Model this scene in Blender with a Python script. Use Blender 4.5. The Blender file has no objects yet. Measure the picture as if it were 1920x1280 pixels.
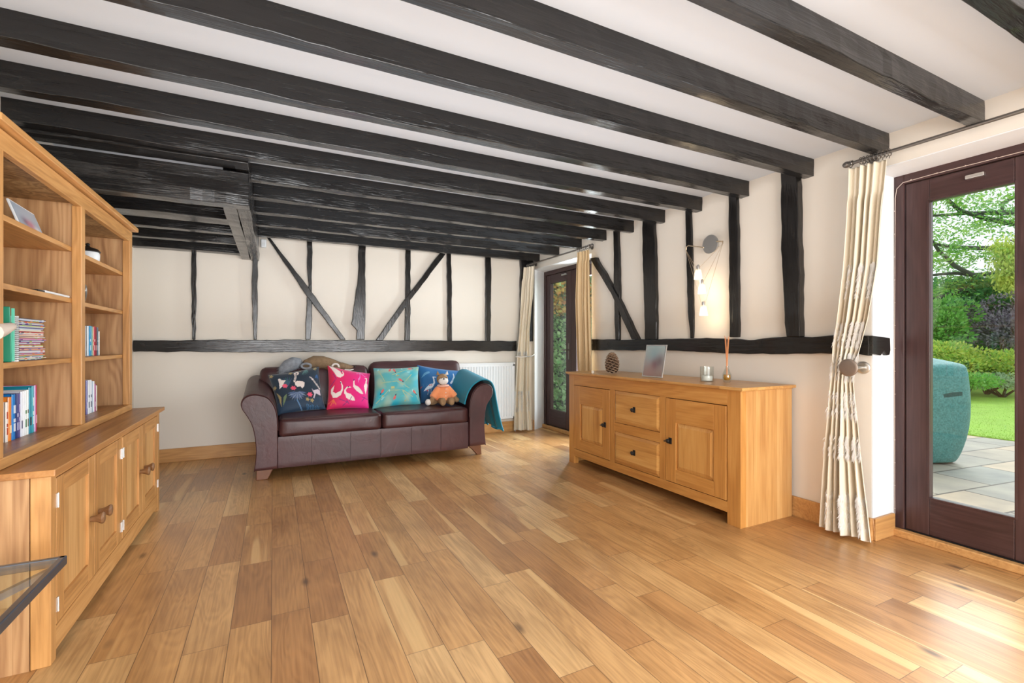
import bpy, bmesh, math, random
import numpy as np
from mathutils import Vector, Matrix, noise as mnoise
random.seed(7); np.random.seed(7)
S = bpy.context.scene
PI = math.pi
# ------------------------------------------------------------------ camera, world, lights, exposure
H = 1.12; FPX = 888.0; TH = math.atan(448/888.0); sn, cs = math.sin(TH), math.cos(TH)
cd = bpy.data.cameras.new('camera'); cam = bpy.data.objects.new('camera', cd); S.collection.objects.link(cam)
cam.location = (0, 0, H); cam.rotation_euler = (PI/2, 0, -TH)
cd.sensor_width = 36; cd.lens = 36*FPX/1920; cd.shift_y = 5/1920; cd.clip_start = .05; cd.clip_end = 200
S.camera = cam
S.view_settings.view_transform = 'Standard'; S.view_settings.look = 'None'
S.view_settings.gamma = 1; S.view_settings.use_curve_mapping = False
S.view_settings.exposure = 0.40
w = bpy.data.worlds.new('sky'); S.world = w; w.use_nodes = True
bg = w.node_tree.nodes['Background']; bg.inputs[0].default_value = (.90, .95, 1.0, 1); bg.inputs[1].default_value = 1.1
def light(name, typ, loc, rot, energy, color=(1,1,1), **k):
    l = bpy.data.lights.new(name, typ); l.energy = energy; l.color = color
    for a, b in k.items(): setattr(l, a, b)
    o = bpy.data.objects.new(name, l); S.collection.objects.link(o); o.location = loc; o.rotation_euler = rot
    return o
light('garden_daylight', 'SUN', (12, 2, 9), (0, math.radians(55), math.radians(12)), 2.3, (.97, .98, 1), angle=math.radians(55))
light('door_fill', 'AREA', (2.98, -0.25, 1.1), (0, math.radians(56), 0), 78, (.74, .87, 1), shape='RECTANGLE', size=1.7, size_y=1.2, spread=math.radians(160))  # added unseen panel inside the room, brightening floor and sideboard near the door
light('rear_fill', 'AREA', (0.9, -2.6, 1.05), (PI/2, 0, 0), 172, (.93, .965, 1), shape='RECTANGLE', size=3.6, size_y=1.7)  # added fill panel behind the camera; the rear wall has no window
light('ceiling_fill', 'AREA', (0.95, 2.75, 1.30), (PI, 0, 0), 33, (.86, .93, 1), shape='RECTANGLE', size=3.3, size_y=4.6)  # added upward fill over the room, unseen from below, no such fitting
light('ceiling_fill', 'AREA', (0.95, -1.2, 1.30), (PI, 0, 0), 5, (.86, .93, 1), shape='RECTANGLE', size=3.3, size_y=2.6)  # second added upward fill, behind the camera
light('corner_fill', 'AREA', (3.62, 4.62, 1.15), (0, PI/2, math.radians(30)), 85, (.88, .94, 1), shape='RECTANGLE', size=1.7, size_y=.55)  # added panel hidden outside the far door, brightening the far end
S.cycles.use_denoising = True
S.cycles.max_bounces = 8; S.cycles.transparent_max_bounces = 24
try: S.cycles.sample_clamp_indirect = 4
except Exception: pass

# ------------------------------------------------------------------ measuring helpers: a view ray met with a real plane
def ray(u, v):
    a = (u-960)/FPX; return (sn+a*cs, cs-a*sn, -(v-645)/FPX)
def onX(u, v, X): d = ray(u, v); t = X/d[0]; return Vector((X, d[1]*t, H+d[2]*t))
def onY(u, v, Y): d = ray(u, v); t = Y/d[1]; return Vector((d[0]*t, Y, H+d[2]*t))
def onZ(u, v, Z): d = ray(u, v); t = (Z-H)/d[2]; return Vector((d[0]*t, d[1]*t, Z))
def at(u, v, t): d = ray(u, v); return Vector((d[0]*t, d[1]*t, H+d[2]*t))

# ------------------------------------------------------------------ materials
def N(nt, typ, ins=None, **props):
    n = nt.nodes.new(typ)
    for k, v in props.items(): setattr(n, k, v)
    for k, v in (ins or {}).items():
        s = n.inputs[k]
        if isinstance(v, bpy.types.NodeSocket): nt.links.new(v, s)
        else: s.default_value = v
    return n
def M(nt, op, a, b=0.0, c=0.0):
    return N(nt, 'ShaderNodeMath', {0: a, 1: b, 2: c}, operation=op).outputs[0]
def MIX(nt, f, a, b, mode='MIX'):
    n = N(nt, 'ShaderNodeMix', data_type='RGBA', blend_type=mode)
    for i, v in ((0, f), (6, a), (7, b)):
        if isinstance(v, bpy.types.NodeSocket): nt.links.new(v, n.inputs[i])
        else: n.inputs[i].default_value = v if i == 0 else (*v[:3], 1)
    return n.outputs[2]
def RAMP(nt, f, stops):
    n = N(nt, 'ShaderNodeValToRGB', {0: f}); e = n.color_ramp.elements
    while len(e) < len(stops): e.new(.5)
    for el, (p, c) in zip(e, stops): el.position = p; el.color = (*c[:3], 1)
    return n.outputs[0]
def newmat(name):
    m = bpy.data.materials.new(name); m.use_nodes = True; nt = m.node_tree
    return m, nt, nt.nodes['Principled BSDF']
def hexc(r, g, b):
    f = lambda c: (c/255/12.92) if c/255 <= .04045 else ((c/255+.055)/1.055)**2.4
    return (f(r), f(g), f(b))
def stretch(nt, sc, coord='Object'):
    tc = N(nt, 'ShaderNodeTexCoord')
    return N(nt, 'ShaderNodeMapping', {'Vector': tc.outputs[coord], 'Scale': sc}).outputs[0]
def bump(nt, bs, h, strength=.3, dist=.01):
    b = N(nt, 'ShaderNodeBump', {'Height': h, 'Strength': strength, 'Distance': dist})
    nt.links.new(b.outputs[0], bs.inputs['Normal'])
def plain(name, col, rough=.5, metal=0, scale=0, var=.15, bmp=0, bscale=60, **k):
    m, nt, bs = newmat(name); bs.inputs['Roughness'].default_value = rough; bs.inputs['Metallic'].default_value = metal
    for a, b in k.items(): bs.inputs[a.replace('_', ' ')].default_value = b
    if scale:
        nz = N(nt, 'ShaderNodeTexNoise', {'Vector': stretch(nt, (1,1,1)), 'Scale': scale, 'Detail': 5})
        c = MIX(nt, nz.outputs[0], tuple(x*(1-var) for x in col), tuple(min(1, x*(1+var)) for x in col))
        nt.links.new(c, bs.inputs['Base Color'])
    else: bs.inputs['Base Color'].default_value = (*col, 1)
    if bmp:
        nz = N(nt, 'ShaderNodeTexNoise', {'Vector': stretch(nt, (1,1,1)), 'Scale': bscale, 'Detail': 6})
        bump(nt, bs, nz.outputs[0], bmp)
    return m
def wood(name, dark, mid, lite, axis='Z', rough=.42, stave=None, rings=1.0, seed=0.0, bm=.12, bw=.11):
    m, nt, bs = newmat(name); tc = N(nt, 'ShaderNodeTexCoord'); sp = N(nt, 'ShaderNodeSeparateXYZ', {0: tc.outputs['Object']})
    ax = {'X': 0, 'Y': 1, 'Z': 2}[axis]; comp = [sp.outputs[0], sp.outputs[1], sp.outputs[2]]
    idv = None
    if stave:
        sa = {'X': 0, 'Y': 1, 'Z': 2}[stave[0]]
        fl = M(nt, 'FLOOR', M(nt, 'MULTIPLY_ADD', comp[sa], 1/stave[1], 100.3+seed))
        idv = N(nt, 'ShaderNodeTexWhiteNoise', {'W': fl}, noise_dimensions='1D').outputs[0]
    def vec(a, l):
        v = [M(nt, 'MULTIPLY', comp[i], (l if i == ax else a)) for i in range(3)]
        v[ax] = M(nt, 'ADD', v[ax], M(nt, 'MULTIPLY', idv, 31.0) if idv else seed*3.7)
        return N(nt, 'ShaderNodeCombineXYZ', {0: v[0], 1: v[1], 2: v[2]}).outputs[0]
    fine = N(nt, 'ShaderNodeTexNoise', {'Vector': vec(90, 4), 'Scale': 1, 'Detail': 4, 'Distortion': .3}).outputs[0]
    big = N(nt, 'ShaderNodeTexNoise', {'Vector': vec(6.5, .9), 'Scale': 1, 'Detail': 1.5, 'Distortion': .4}).outputs[0]
    band = M(nt, 'MULTIPLY_ADD', M(nt, 'SINE', M(nt, 'MULTIPLY', big, 75*rings)), .5, .5)
    t = M(nt, 'ADD', M(nt, 'MULTIPLY', fine, .50), M(nt, 'ADD', M(nt, 'MULTIPLY', band, bw), M(nt, 'MULTIPLY', big, .34)))
    if idv: t = M(nt, 'ADD', t, M(nt, 'MULTIPLY_ADD', idv, .24, -.12))
    c = RAMP(nt, t, [(.2, dark), (.5, mid), (.8, lite)])
    nt.links.new(c, bs.inputs['Base Color']); bs.inputs['Roughness'].default_value = rough
    bump(nt, bs, fine, bm, .002)
    return m
OAK = dict(dark=(.30, .125, .030), mid=(.56, .275, .085), lite=(.70, .39, .15))
m_oakY = wood('oak_along_y', axis='Y', **OAK)
m_oakZ = wood('oak_upright', axis='Z', **OAK, seed=2)
m_oakX = wood('oak_along_x', axis='X', **OAK, seed=4)
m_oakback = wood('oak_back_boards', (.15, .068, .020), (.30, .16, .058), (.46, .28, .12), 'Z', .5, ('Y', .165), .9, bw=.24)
m_oakpanel = wood('oak_door_panel', (.38, .18, .055), (.59, .31, .105), (.70, .41, .165), 'Z', .42, ('Y', .09), .6)
m_oakside = wood('oak_side_panel', (.32, .15, .06), (.52, .29, .13), (.64, .40, .20), 'Z', .45, ('X', .16), .9, bw=.2)
m_counter = wood('oak_counter', (.27, .105, .03), (.46, .205, .06), (.58, .30, .10), 'Y', .35, ('X', .09), .6)
BCH = dict(dark=(.38, .145, .030), mid=(.56, .255, .062), lite=(.68, .36, .11))
m_sbZ = wood('beech_upright', axis='Z', rough=.35, rings=.5, **BCH)
m_sbY = wood('beech_along_y', axis='Y', rough=.35, rings=.5, seed=3, **BCH)
m_sbside = wood('beech_side_staves', (.46, .21, .06), (.62, .33, .11), (.74, .47, .2), 'Z', .38, ('X', .055), .4)
m_sbpanel = wood('beech_panel', (.44, .18, .04), (.62, .31, .085), (.72, .41, .14), 'Z', .35, ('Y', .08), .5)
m_sbdraw = wood('beech_drawer', (.44, .18, .04), (.62, .31, .085), (.72, .41, .14), 'Y', .35, ('Z', .11), .5)
m_sbtop = wood('beech_top', (.42, .18, .05), (.60, .32, .10), (.72, .44, .17), 'Y', .3, ('Y', .62), .5)
m_skirt = wood('oak_skirting', (.36, .165, .05), (.56, .29, .10), (.68, .40, .16), 'X', .4)
m_knobw = wood('turned_oak_knob', (.13, .055, .022), (.23, .11, .045), (.38, .21, .10), 'X', .4)
m_reveal = plain('wall_paint_cream', (.80, .735, .645), .75, scale=1.2, var=.02, bmp=.06, bscale=9)
m_wall = m_reveal; m_daylit_reveal = plain('daylit_reveal_white', (.84, .85, .86), .7)  # reveals made whiter than the wall: daylight put into their colour
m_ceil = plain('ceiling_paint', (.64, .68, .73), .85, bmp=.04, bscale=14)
def beam_mat(name, sc):
    m, nt, bs = newmat(name)
    v = stretch(nt, sc)
    n1 = N(nt, 'ShaderNodeTexNoise', {'Vector': v, 'Scale': 1, 'Detail': 8, 'Distortion': .8}).outputs[0]
    n2 = N(nt, 'ShaderNodeTexNoise', {'Vector': stretch(nt, (5,5,5)), 'Scale': 1, 'Detail': 3}).outputs[0]
    nt.links.new(RAMP(nt, n1, [(.25, (.008, .007, .0065)), (.6, (.014, .0125, .0115)), (.8, (.024, .021, .019))]), bs.inputs['Base Color'])
    nt.links.new(M(nt, 'MULTIPLY_ADD', n2, .30, .06), bs.inputs['Roughness'])
    bump(nt, bs, M(nt, 'ADD', n1, M(nt, 'MULTIPLY', n2, .8)), .34, .007)
    return m
m_beamX = beam_mat('black_beam_paint_x', (6, 70, 70)); m_beamY = beam_mat('black_beam_paint_y', (55, 5, 55)); m_beamZ = beam_mat('black_beam_paint_z', (45, 45, 6))
m_leather = None
def leather():
    m, nt, bs = newmat('brown_leather')
    n = N(nt, 'ShaderNodeTexNoise', {'Vector': stretch(nt, (3,3,3)), 'Scale': 1, 'Detail': 5}).outputs[0]
    v = N(nt, 'ShaderNodeTexVoronoi', {'Vector': stretch(nt, (220,220,220)), 'Scale': 1}).outputs[0]
    nt.links.new(RAMP(nt, n, [(.3, (.040, .013, .0135)), (.7, (.078, .026, .027))]), bs.inputs['Base Color'])
    nt.links.new(M(nt, 'MULTIPLY_ADD', n, .2, .30), bs.inputs['Roughness'])
    w2 = N(nt, 'ShaderNodeTexNoise', {'Vector': stretch(nt, (9,3,6)), 'Scale': 1.5, 'Detail': 4, 'Distortion': 1.2}).outputs[0]
    bump(nt, bs, M(nt, 'ADD', M(nt, 'MULTIPLY', v, .12), w2), .2, .010)
    return m
m_leather = leather()
def painted(name, rough=.8, sheen=0.0, bmp=.1):
    m, nt, bs = newmat(name); a = N(nt, 'ShaderNodeAttribute', attribute_name='Col')
    nt.links.new(a.outputs[0], bs.inputs['Base Color']); bs.inputs['Roughness'].default_value = rough
    if sheen: bs.inputs['Sheen Weight'].default_value = sheen
    n = N(nt, 'ShaderNodeTexNoise', {'Vector': stretch(nt, (1,1,1)), 'Scale': 300, 'Detail': 2}).outputs[0]
    bump(nt, bs, n, bmp, .003)
    return m
m_print = painted('printed_velvet', .65, .4)
m_picture = painted('picture_print', .25, 0, 0)
m_black = plain('black_iron', (.02, .019, .018), .45, .3, bmp=.1)
m_steel = plain('brushed_steel', (.74, .72, .69), .36, 1, bmp=.03, bscale=200)
m_dsteel = plain('dark_pewter_metal', (.22, .20, .18), .35, .9, bmp=.05)
m_white = plain('white_enamel', (.83, .85, .86), .35, bmp=.01)
m_maho = wood('mahogany_stained', (.032, .014, .013), (.058, .027, .026), (.095, .050, .048), 'Z', .32, None, .7)
m_mahoY = wood('mahogany_stained_rail', (.032, .014, .013), (.058, .027, .026), (.095, .050, .048), 'Y', .32, None, .7)
m_legw = plain('walnut_leg', (.17, .065, .028), .4, scale=20)
def glass(name, tint=(1, 1, 1), rough=0.0, ior=1.45, refl=1.0):
    m = bpy.data.materials.new(name); m.use_nodes = True; nt = m.node_tree; nt.nodes.clear()
    o = N(nt, 'ShaderNodeOutputMaterial'); lw = N(nt, 'ShaderNodeLayerWeight', {'Blend': .5}); fr = M(nt, 'MULTIPLY_ADD', M(nt, 'POWER', lw.outputs['Facing'], 4.0), .95, ((ior-1)/(ior+1))**2)
    t = N(nt, 'ShaderNodeBsdfTransparent', {'Color': (*tint, 1)}); g = N(nt, 'ShaderNodeBsdfGlossy', {'Roughness': rough})
    mx = N(nt, 'ShaderNodeMixShader', {0: M(nt, 'MULTIPLY', fr, refl), 1: t.outputs[0], 2: g.outputs[0]})
    nt.links.new(mx.outputs[0], o.inputs[0]); return m
m_pane = glass('window_glass', (.97, .99, .98)); m_clear = glass('clear_glass', (.93, .95, .94), .02, 1.5, 1.3)
m_tglass = glass('table_glass', (.86, .93, .90), .0, 1.5)
def emis(name, col, st):
    m, nt, bs = newmat(name); bs.inputs['Base Color'].default_value = (*col, 1)
    bs.inputs['Emission Color'].default_value = (*col, 1); bs.inputs['Emission Strength'].default_value = st; return m
def fabric(name, col, rough=.8, sheen=.3, sc=(1,1,1), var=.12, **k):
    m, nt, bs = newmat(name); bs.inputs['Roughness'].default_value = rough; bs.inputs['Sheen Weight'].default_value = sheen
    for a, b in k.items(): bs.inputs[a.replace('_', ' ')].default_value = b
    n = N(nt, 'ShaderNodeTexNoise', {'Vector': stretch(nt, sc), 'Scale': 5, 'Detail': 6}).outputs[0]
    nt.links.new(MIX(nt, n, tuple(x*(1-var) for x in col), tuple(min(1, x*(1+var)) for x in col)), bs.inputs['Base Color'])
    n2 = N(nt, 'ShaderNodeTexNoise', {'Vector': stretch(nt, (1,1,1)), 'Scale': 260, 'Detail': 2}).outputs[0]
    bump(nt, bs, n2, .2, .002); return m
m_throw = fabric('teal_velvet', (.004, .22, .32), .6, .08, var=.15)
m_curtain = fabric('cream_satin', (.80, .71, .56), .42, .1, (1, 1, .5), .03)
m_fringe = fabric('white_feather_trim', (.86, .84, .80), .8, .3)

# ------------------------------------------------------------------ mesh building
class MB:
    def __init__(s): s.v = []; s.f = []; s.c = []
    def add(s, vs, fs, col=None):
        o = len(s.v); s.v += [tuple(v) for v in vs]; s.f += [tuple(i+o for i in f) for f in fs]
        if col is not None: s.c += [col]*len(vs)
        return s
    def box(s, x0, x1, y0, y1, z0, z1, col=None):
        return s.add([(x, y, z) for z in (z0, z1) for y in (y0, y1) for x in (x0, x1)],
                     [(0,2,3,1), (4,5,7,6), (0,1,5,4), (2,6,7,3), (0,4,6,2), (1,3,7,5)], col)
    def obox(s, c, ax, ay, az, col=None):
        c = Vector(c); ax, ay, az = Vector(ax), Vector(ay), Vector(az)
        return s.add([c+i*ax+j*ay+k*az for k in (-1,1) for j in (-1,1) for i in (-1,1)],
                     [(0,2,3,1), (4,5,7,6), (0,1,5,4), (2,6,7,3), (0,4,6,2), (1,3,7,5)], col)
    def tube(s, pts, r, n=10, caps=True, col=None):
        pts = [Vector(p) for p in pts]; rs = r if isinstance(r, (list, tuple)) else [r]*len(pts)
        up = Vector((0,0,1)); vs = []; prev = None
        for i, p in enumerate(pts):
            d = (pts[min(i+1, len(pts)-1)]-pts[max(i-1, 0)]).normalized()
            if prev is None: a = d.cross(up); a = a if a.length > .05 else d.cross(Vector((1,0,0)))
            else: a = prev-d*prev.dot(d)
            a.normalize(); prev = a; b = d.cross(a)
            vs += [p+rs[i]*(math.cos(t)*a+math.sin(t)*b) for t in [2*PI*k/n for k in range(n)]]
        fs = [(i*n+k, i*n+(k+1) % n, (i+1)*n+(k+1) % n, (i+1)*n+k) for i in range(len(pts)-1) for k in range(n)]
        if caps: fs += [tuple(range(n))[::-1], tuple(range((len(pts)-1)*n, len(pts)*n))]
        return s.add(vs, fs, col)
    def lathe(s, prof, c=(0,0,0), n=24, axis='Z', col=None):
        c = Vector(c); vs = []
        for r, h in prof:
            for k in range(n):
                t = 2*PI*k/n; p = (r*math.cos(t), r*math.sin(t), h)
                if axis == 'X': p = (h, p[0], p[1])
                elif axis == 'Y': p = (p[0], h, p[1])
                vs.append(c+Vector(p))
        fs = [(i*n+k, i*n+(k+1) % n, (i+1)*n+(k+1) % n, (i+1)*n+k) for i in range(len(prof)-1) for k in range(n)]
        fs += [tuple(range(n))[::-1], tuple(range((len(prof)-1)*n, len(prof)*n))]
        return s.add(vs, fs, col)
    def ball(s, c, r, n=14, col=None, rot=None):
        c = Vector(c); r = Vector(r) if hasattr(r, '__len__') else Vector((r, r, r)); vs = []
        for i in range(n+1):
            ph = PI*i/n
            for k in range(n):
                t = 2*PI*k/n; p = Vector((r.x*math.sin(ph)*math.cos(t), r.y*math.sin(ph)*math.sin(t), r.z*math.cos(ph)))
                if rot is not None: p = rot @ p
                vs.append(c+p)
        return s.add(vs, [(i*n+k, (i+1)*n+k, (i+1)*n+(k+1) % n, i*n+(k+1) % n) for i in range(n) for k in range(n)], col)
    def prism(s, poly, ext):            # poly: 3D ring, ext: extrusion vector
        n = len(poly); poly = [Vector(p) for p in poly]; e = Vector(ext)
        return s.add(poly+[p+e for p in poly], [tuple(range(n))[::-1], tuple(range(n, 2*n))]+[(i, (i+1) % n, n+(i+1) % n, n+i) for i in range(n)])
    def grid(s, pts, nu, nv, closed=False, col=None):   # rows nv of nu
        fs = [(j*nu+i, j*nu+(i+1) % nu, (j+1)*nu+(i+1) % nu, (j+1)*nu+i) for j in range(nv-1) for i in range(nu if closed else nu-1)]
        return s.add(pts, fs, col)
ORG = {}
def link(o): S.collection.objects.link(o); return o
def build(mb, name, mat, parent=None, smooth=False, bevel=0, solid=0, subd=0, remesh=0, cols=None, tidy=True, autos=None):
    me = bpy.data.meshes.new(name); vs = np.array(mb.v, dtype=float).reshape(-1, 3)
    if parent is not None: org = ORG[parent]
    else:
        org = Vector(((vs[:,0].min()+vs[:,0].max())/2, (vs[:,1].min()+vs[:,1].max())/2, vs[:,2].min()))
    vs = vs-np.array(org)
    me.from_pydata(vs.tolist(), [], mb.f)
    if mb.c and len(mb.c) == len(mb.v): cols = mb.c
    if cols is not None:
        ca = me.color_attributes.new('Col', 'FLOAT_COLOR', 'POINT')
        arr = np.ones((len(mb.v), 4), dtype=np.float32); arr[:, :3] = np.array(cols)[:, :3]; ca.data.foreach_set('color', arr.ravel())
    if tidy:
        bm = bmesh.new(); bm.from_mesh(me)
        if not remesh: bmesh.ops.remove_doubles(bm, verts=bm.verts, dist=1e-5)
        bmesh.ops.recalc_face_normals(bm, faces=bm.faces); bm.to_mesh(me); bm.free()
    if smooth: me.polygons.foreach_set('use_smooth', [True]*len(me.polygons))
    if smooth: me.set_sharp_from_angle(angle=math.radians(50))
    me.materials.append(mat); o = link(bpy.data.objects.new(name, me))
    if parent is not None: o.parent = parent
    else: o.location = org
    ORG[o] = org
    if remesh: md = o.modifiers.new('r', 'REMESH'); md.mode = 'VOXEL'; md.voxel_size = remesh; md.use_smooth_shade = True; sm = o.modifiers.new('s', 'SMOOTH'); sm.iterations = 6; sm.factor = .6
    if solid: md = o.modifiers.new('t', 'SOLIDIFY'); md.thickness = solid; md.offset = 0
    if bevel: md = o.modifiers.new('b', 'BEVEL'); md.width = bevel; md.segments = 2; md.limit_method = 'ANGLE'; md.angle_limit = math.radians(40)
    if subd: md = o.modifiers.new('d', 'SUBSURF'); md.levels = subd; md.render_levels = subd
    return o
def tag(o, label, cat, group=None, kind=None):
    o['label'] = label; o['category'] = cat
    if group: o['group'] = group
    if kind: o['kind'] = kind
    return o
def thing(name, label, cat, loc, group=None):
    o = link(bpy.data.objects.new(name, None)); o.location = loc; ORG[o] = Vector(loc); o.empty_display_size = .05
    return tag(o, label, cat, group)
def struct(mb, name, mat, label=None, parent=None, **k):
    o = build(mb, name, mat, parent, **k); o['kind'] = 'structure'
    if label: o['label'] = label
    return o
def plabel(o, l): o['label'] = l; return o

# ------------------------------------------------------------------ the room
XL, XR, YB, YF, ZC = -1.15, 3.054, 5.48, -3.0, 2.29
def floor_mat():
    m, nt, bs = newmat('oak_plank_floor'); g = N(nt, 'ShaderNodeNewGeometry'); sp = N(nt, 'ShaderNodeSeparateXYZ', {0: g.outputs['Position']})
    X, Y = sp.outputs[0], sp.outputs[1]
    u = M(nt, 'MULTIPLY_ADD', X, 1/.144, 100+.006/.144); i = M(nt, 'FLOOR', u); fu = M(nt, 'FRACT', u)
    r1 = N(nt, 'ShaderNodeTexWhiteNoise', {'W': i}, noise_dimensions='1D').outputs[0]
    L = M(nt, 'MULTIPLY_ADD', r1, .5, .55)
    v = M(nt, 'DIVIDE', M(nt, 'ADD', Y, M(nt, 'MULTIPLY_ADD', r1, 11, 20)), L); j = M(nt, 'FLOOR', v); fv = M(nt, 'FRACT', v)
    wn = N(nt, 'ShaderNodeTexWhiteNoise', {'Vector': N(nt, 'ShaderNodeCombineXYZ', {0: i, 1: j, 2: 3.3}).outputs[0]}, noise_dimensions='3D')
    idv = wn.outputs[0]; sc = N(nt, 'ShaderNodeSeparateColor', {0: wn.outputs[1]}); id2 = sc.outputs[1]
    def vec(a, b, k): return N(nt, 'ShaderNodeCombineXYZ', {0: M(nt, 'MULTIPLY', X, a), 1: M(nt, 'MULTIPLY', Y, b), 2: M(nt, 'MULTIPLY', idv, k)}).outputs[0]
    fine = N(nt, 'ShaderNodeTexNoise', {'Vector': vec(110, 3.2, 37), 'Scale': 1, 'Detail': 6, 'Distortion': .3}).outputs[0]
    big = N(nt, 'ShaderNodeTexNoise', {'Vector': vec(7, 1.1, 91), 'Scale': 1, 'Detail': 2, 'Distortion': .6}).outputs[0]
    band = M(nt, 'MULTIPLY_ADD', M(nt, 'SINE', M(nt, 'MULTIPLY', big, 85)), .5, .5)
    base = RAMP(nt, idv, [(0, (.39, .180, .060)), (.18, (.46, .225, .077)), (.5, (.525, .272, .096)), (.8, (.58, .322, .125)), (1, (.65, .40, .175))])
    gr = M(nt, 'ADD', M(nt, 'MULTIPLY', fine, .68), M(nt, 'MULTIPLY', band, .11))
    c = MIX(nt, 1.0, base, RAMP(nt, gr, [(.15, (.62, .56, .50)), (.45, (.98, .98, .98)), (.75, (1.22, 1.25, 1.28))]), 'MULTIPLY')
    patch = N(nt, 'ShaderNodeTexNoise', {'Vector': vec(6, 2.5, 53), 'Scale': 1, 'Detail': 4}).outputs[0]
    c = MIX(nt, 1.0, c, RAMP(nt, patch, [(.3, (.78, .74, .70)), (.5, (1, 1, 1)), (.7, (1.12, 1.14, 1.16))]), 'MULTIPLY')
    st = N(nt, 'ShaderNodeTexNoise', {'Vector': vec(11, .55, 13), 'Scale': 1, 'Detail': 1}).outputs[0]
    sapm = M(nt, 'MULTIPLY', RAMP(nt, st, [(.62, (0, 0, 0)), (.66, (1, 1, 1))]), M(nt, 'GREATER_THAN', id2, .45))
    c = MIX(nt, M(nt, 'MULTIPLY', sapm, .65), c, (.74, .47, .20))
    vo = N(nt, 'ShaderNodeTexVoronoi', {'Vector': N(nt, 'ShaderNodeCombineXYZ', {0: M(nt, 'MULTIPLY', X, 5.5), 1: M(nt, 'MULTIPLY', Y, 2.4), 2: M(nt, 'MULTIPLY', fine, .10)}).outputs[0], 'Scale': 1})
    kn = M(nt, 'MULTIPLY', RAMP(nt, vo.outputs['Distance'], [(.03, (1, 1, 1)), (.13, (0, 0, 0))]), M(nt, 'GREATER_THAN', N(nt, 'ShaderNodeSeparateColor', {0: vo.outputs['Color']}).outputs[0], .5))
    c = MIX(nt, M(nt, 'MULTIPLY', kn, .85), c, (.07, .03, .012))
    gx = M(nt, 'MAXIMUM', M(nt, 'LESS_THAN', fu, .010), M(nt, 'GREATER_THAN', fu, .992)); gy = M(nt, 'LESS_THAN', M(nt, 'MULTIPLY', fv, L), .0022)
    gap = M(nt, 'MAXIMUM', gx, gy); c = MIX(nt, M(nt, 'MULTIPLY', gap, .75), c, (.06, .025, .01))
    nt.links.new(c, bs.inputs['Base Color'])
    nt.links.new(M(nt, 'MULTIPLY_ADD', patch, .20, .26), bs.inputs['Roughness'])
    bs.inputs['Coat Weight'].default_value = .45; bs.inputs['Coat Roughness'].default_value = .30
    bump(nt, bs, M(nt, 'SUBTRACT', M(nt, 'MULTIPLY', fine, .35), gap), .22, .003)
    return m
struct(MB().box(XL-.1, XR+.30, YF-.1, YB+.35, -.1, 0), 'floor', floor_mat(), 'oak plank floor with knots and pale streaks')
struct(MB().box(XL-.1, XR+.3, YF-.1, YB+.35, ZC, ZC+.1), 'ceiling', m_ceil, 'white plaster ceiling between black joists')
struct(MB().box(XL-.1, XR+.0, YB, YB+.15, 0, ZC), 'wall_back', m_wall, 'cream plaster wall with black timber framing')
struct(MB().box(XL-.12, XL, YF, YB, 0, ZC), 'wall_left', m_wall)
struct(MB().box(XL-.1, XR+.3, YF-.12, YF, 0, ZC), 'wall_rear', m_wall)
XDF0 = 3.284; XO = 3.36                                     # outer face of the thick garden wall
D1 = (0.25, 1.492, 2.112); D2 = (4.33, 5.57, 2.10)
wr = MB()
wr.box(XR, XO, YF, D1[0], 0, ZC)
wr.box(XR, XO, D1[0], D1[1], D1[2], ZC)
wr.prism([(XR, 1.492, 0), (XO, 1.492, 0), (XO, 4.33, 0), (XR, 4.15, 0)], (0, 0, ZC))
wr.prism([(XR, 4.15, 2.10), (XO, 4.33, 2.10), (XO, 5.62, 2.10), (XR, 5.40, 2.10)], (0, 0, ZC-2.10))
wr.prism([(XR, 5.40, 0), (XO, 5.60, 0), (XO, 5.83, 0), (XR, 5.83, 0)], (0, 0, ZC))
struct(wr, 'wall_right', m_reveal, 'cream garden wall with two deep door openings')

struct(MB().box(XR+.001, XDF0, 1.486, 1.4915, 0, 2.112).box(XR+.001, XDF0, .25, 1.486, 2.106, 2.1115), 'trim_1', m_daylit_reveal, 'reveal coloured white as if daylit round the near garden door')
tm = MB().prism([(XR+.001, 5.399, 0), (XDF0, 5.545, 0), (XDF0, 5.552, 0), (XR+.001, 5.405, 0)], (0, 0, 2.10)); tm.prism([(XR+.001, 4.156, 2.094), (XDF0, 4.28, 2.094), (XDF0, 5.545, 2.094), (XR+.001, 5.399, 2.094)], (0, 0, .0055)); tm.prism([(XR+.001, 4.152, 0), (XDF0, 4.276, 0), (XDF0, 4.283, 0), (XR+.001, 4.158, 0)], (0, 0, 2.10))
struct(tm, 'trim_2', m_daylit_reveal, 'reveal coloured white as if daylit round the far corner door')
# baseboards
def skirt(pts, name, lab=None):
    mb = MB(); h = .128
    for a, b in zip(pts, pts[1:]):
        a, b = Vector((*a, 0)), Vector((*b, 0)); d = (b-a).normalized(); n = Vector((-d.y, d.x, 0))*.018
        mb.prism([a, b, b+n, a+n], (0, 0, h))
    return struct(mb, name, m_skirt, lab, bevel=.004)
skirt([(XR-.001, YB-.002), (XL, YB-.002)], 'baseboard_back', 'oak skirting board under the back wall')
skirt([(3.26, 1.485), (XR-.002, 1.485), (XR-.002, 4.15)], 'baseboard_right', 'oak skirting board beside the garden door')
skirt([(XR-.002, 5.40), (3.215, 5.51)], 'baseboard_corner')
skirt([(XL+.001, YB), (XL+.001, 3.98)], 'baseboard_left')

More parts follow.
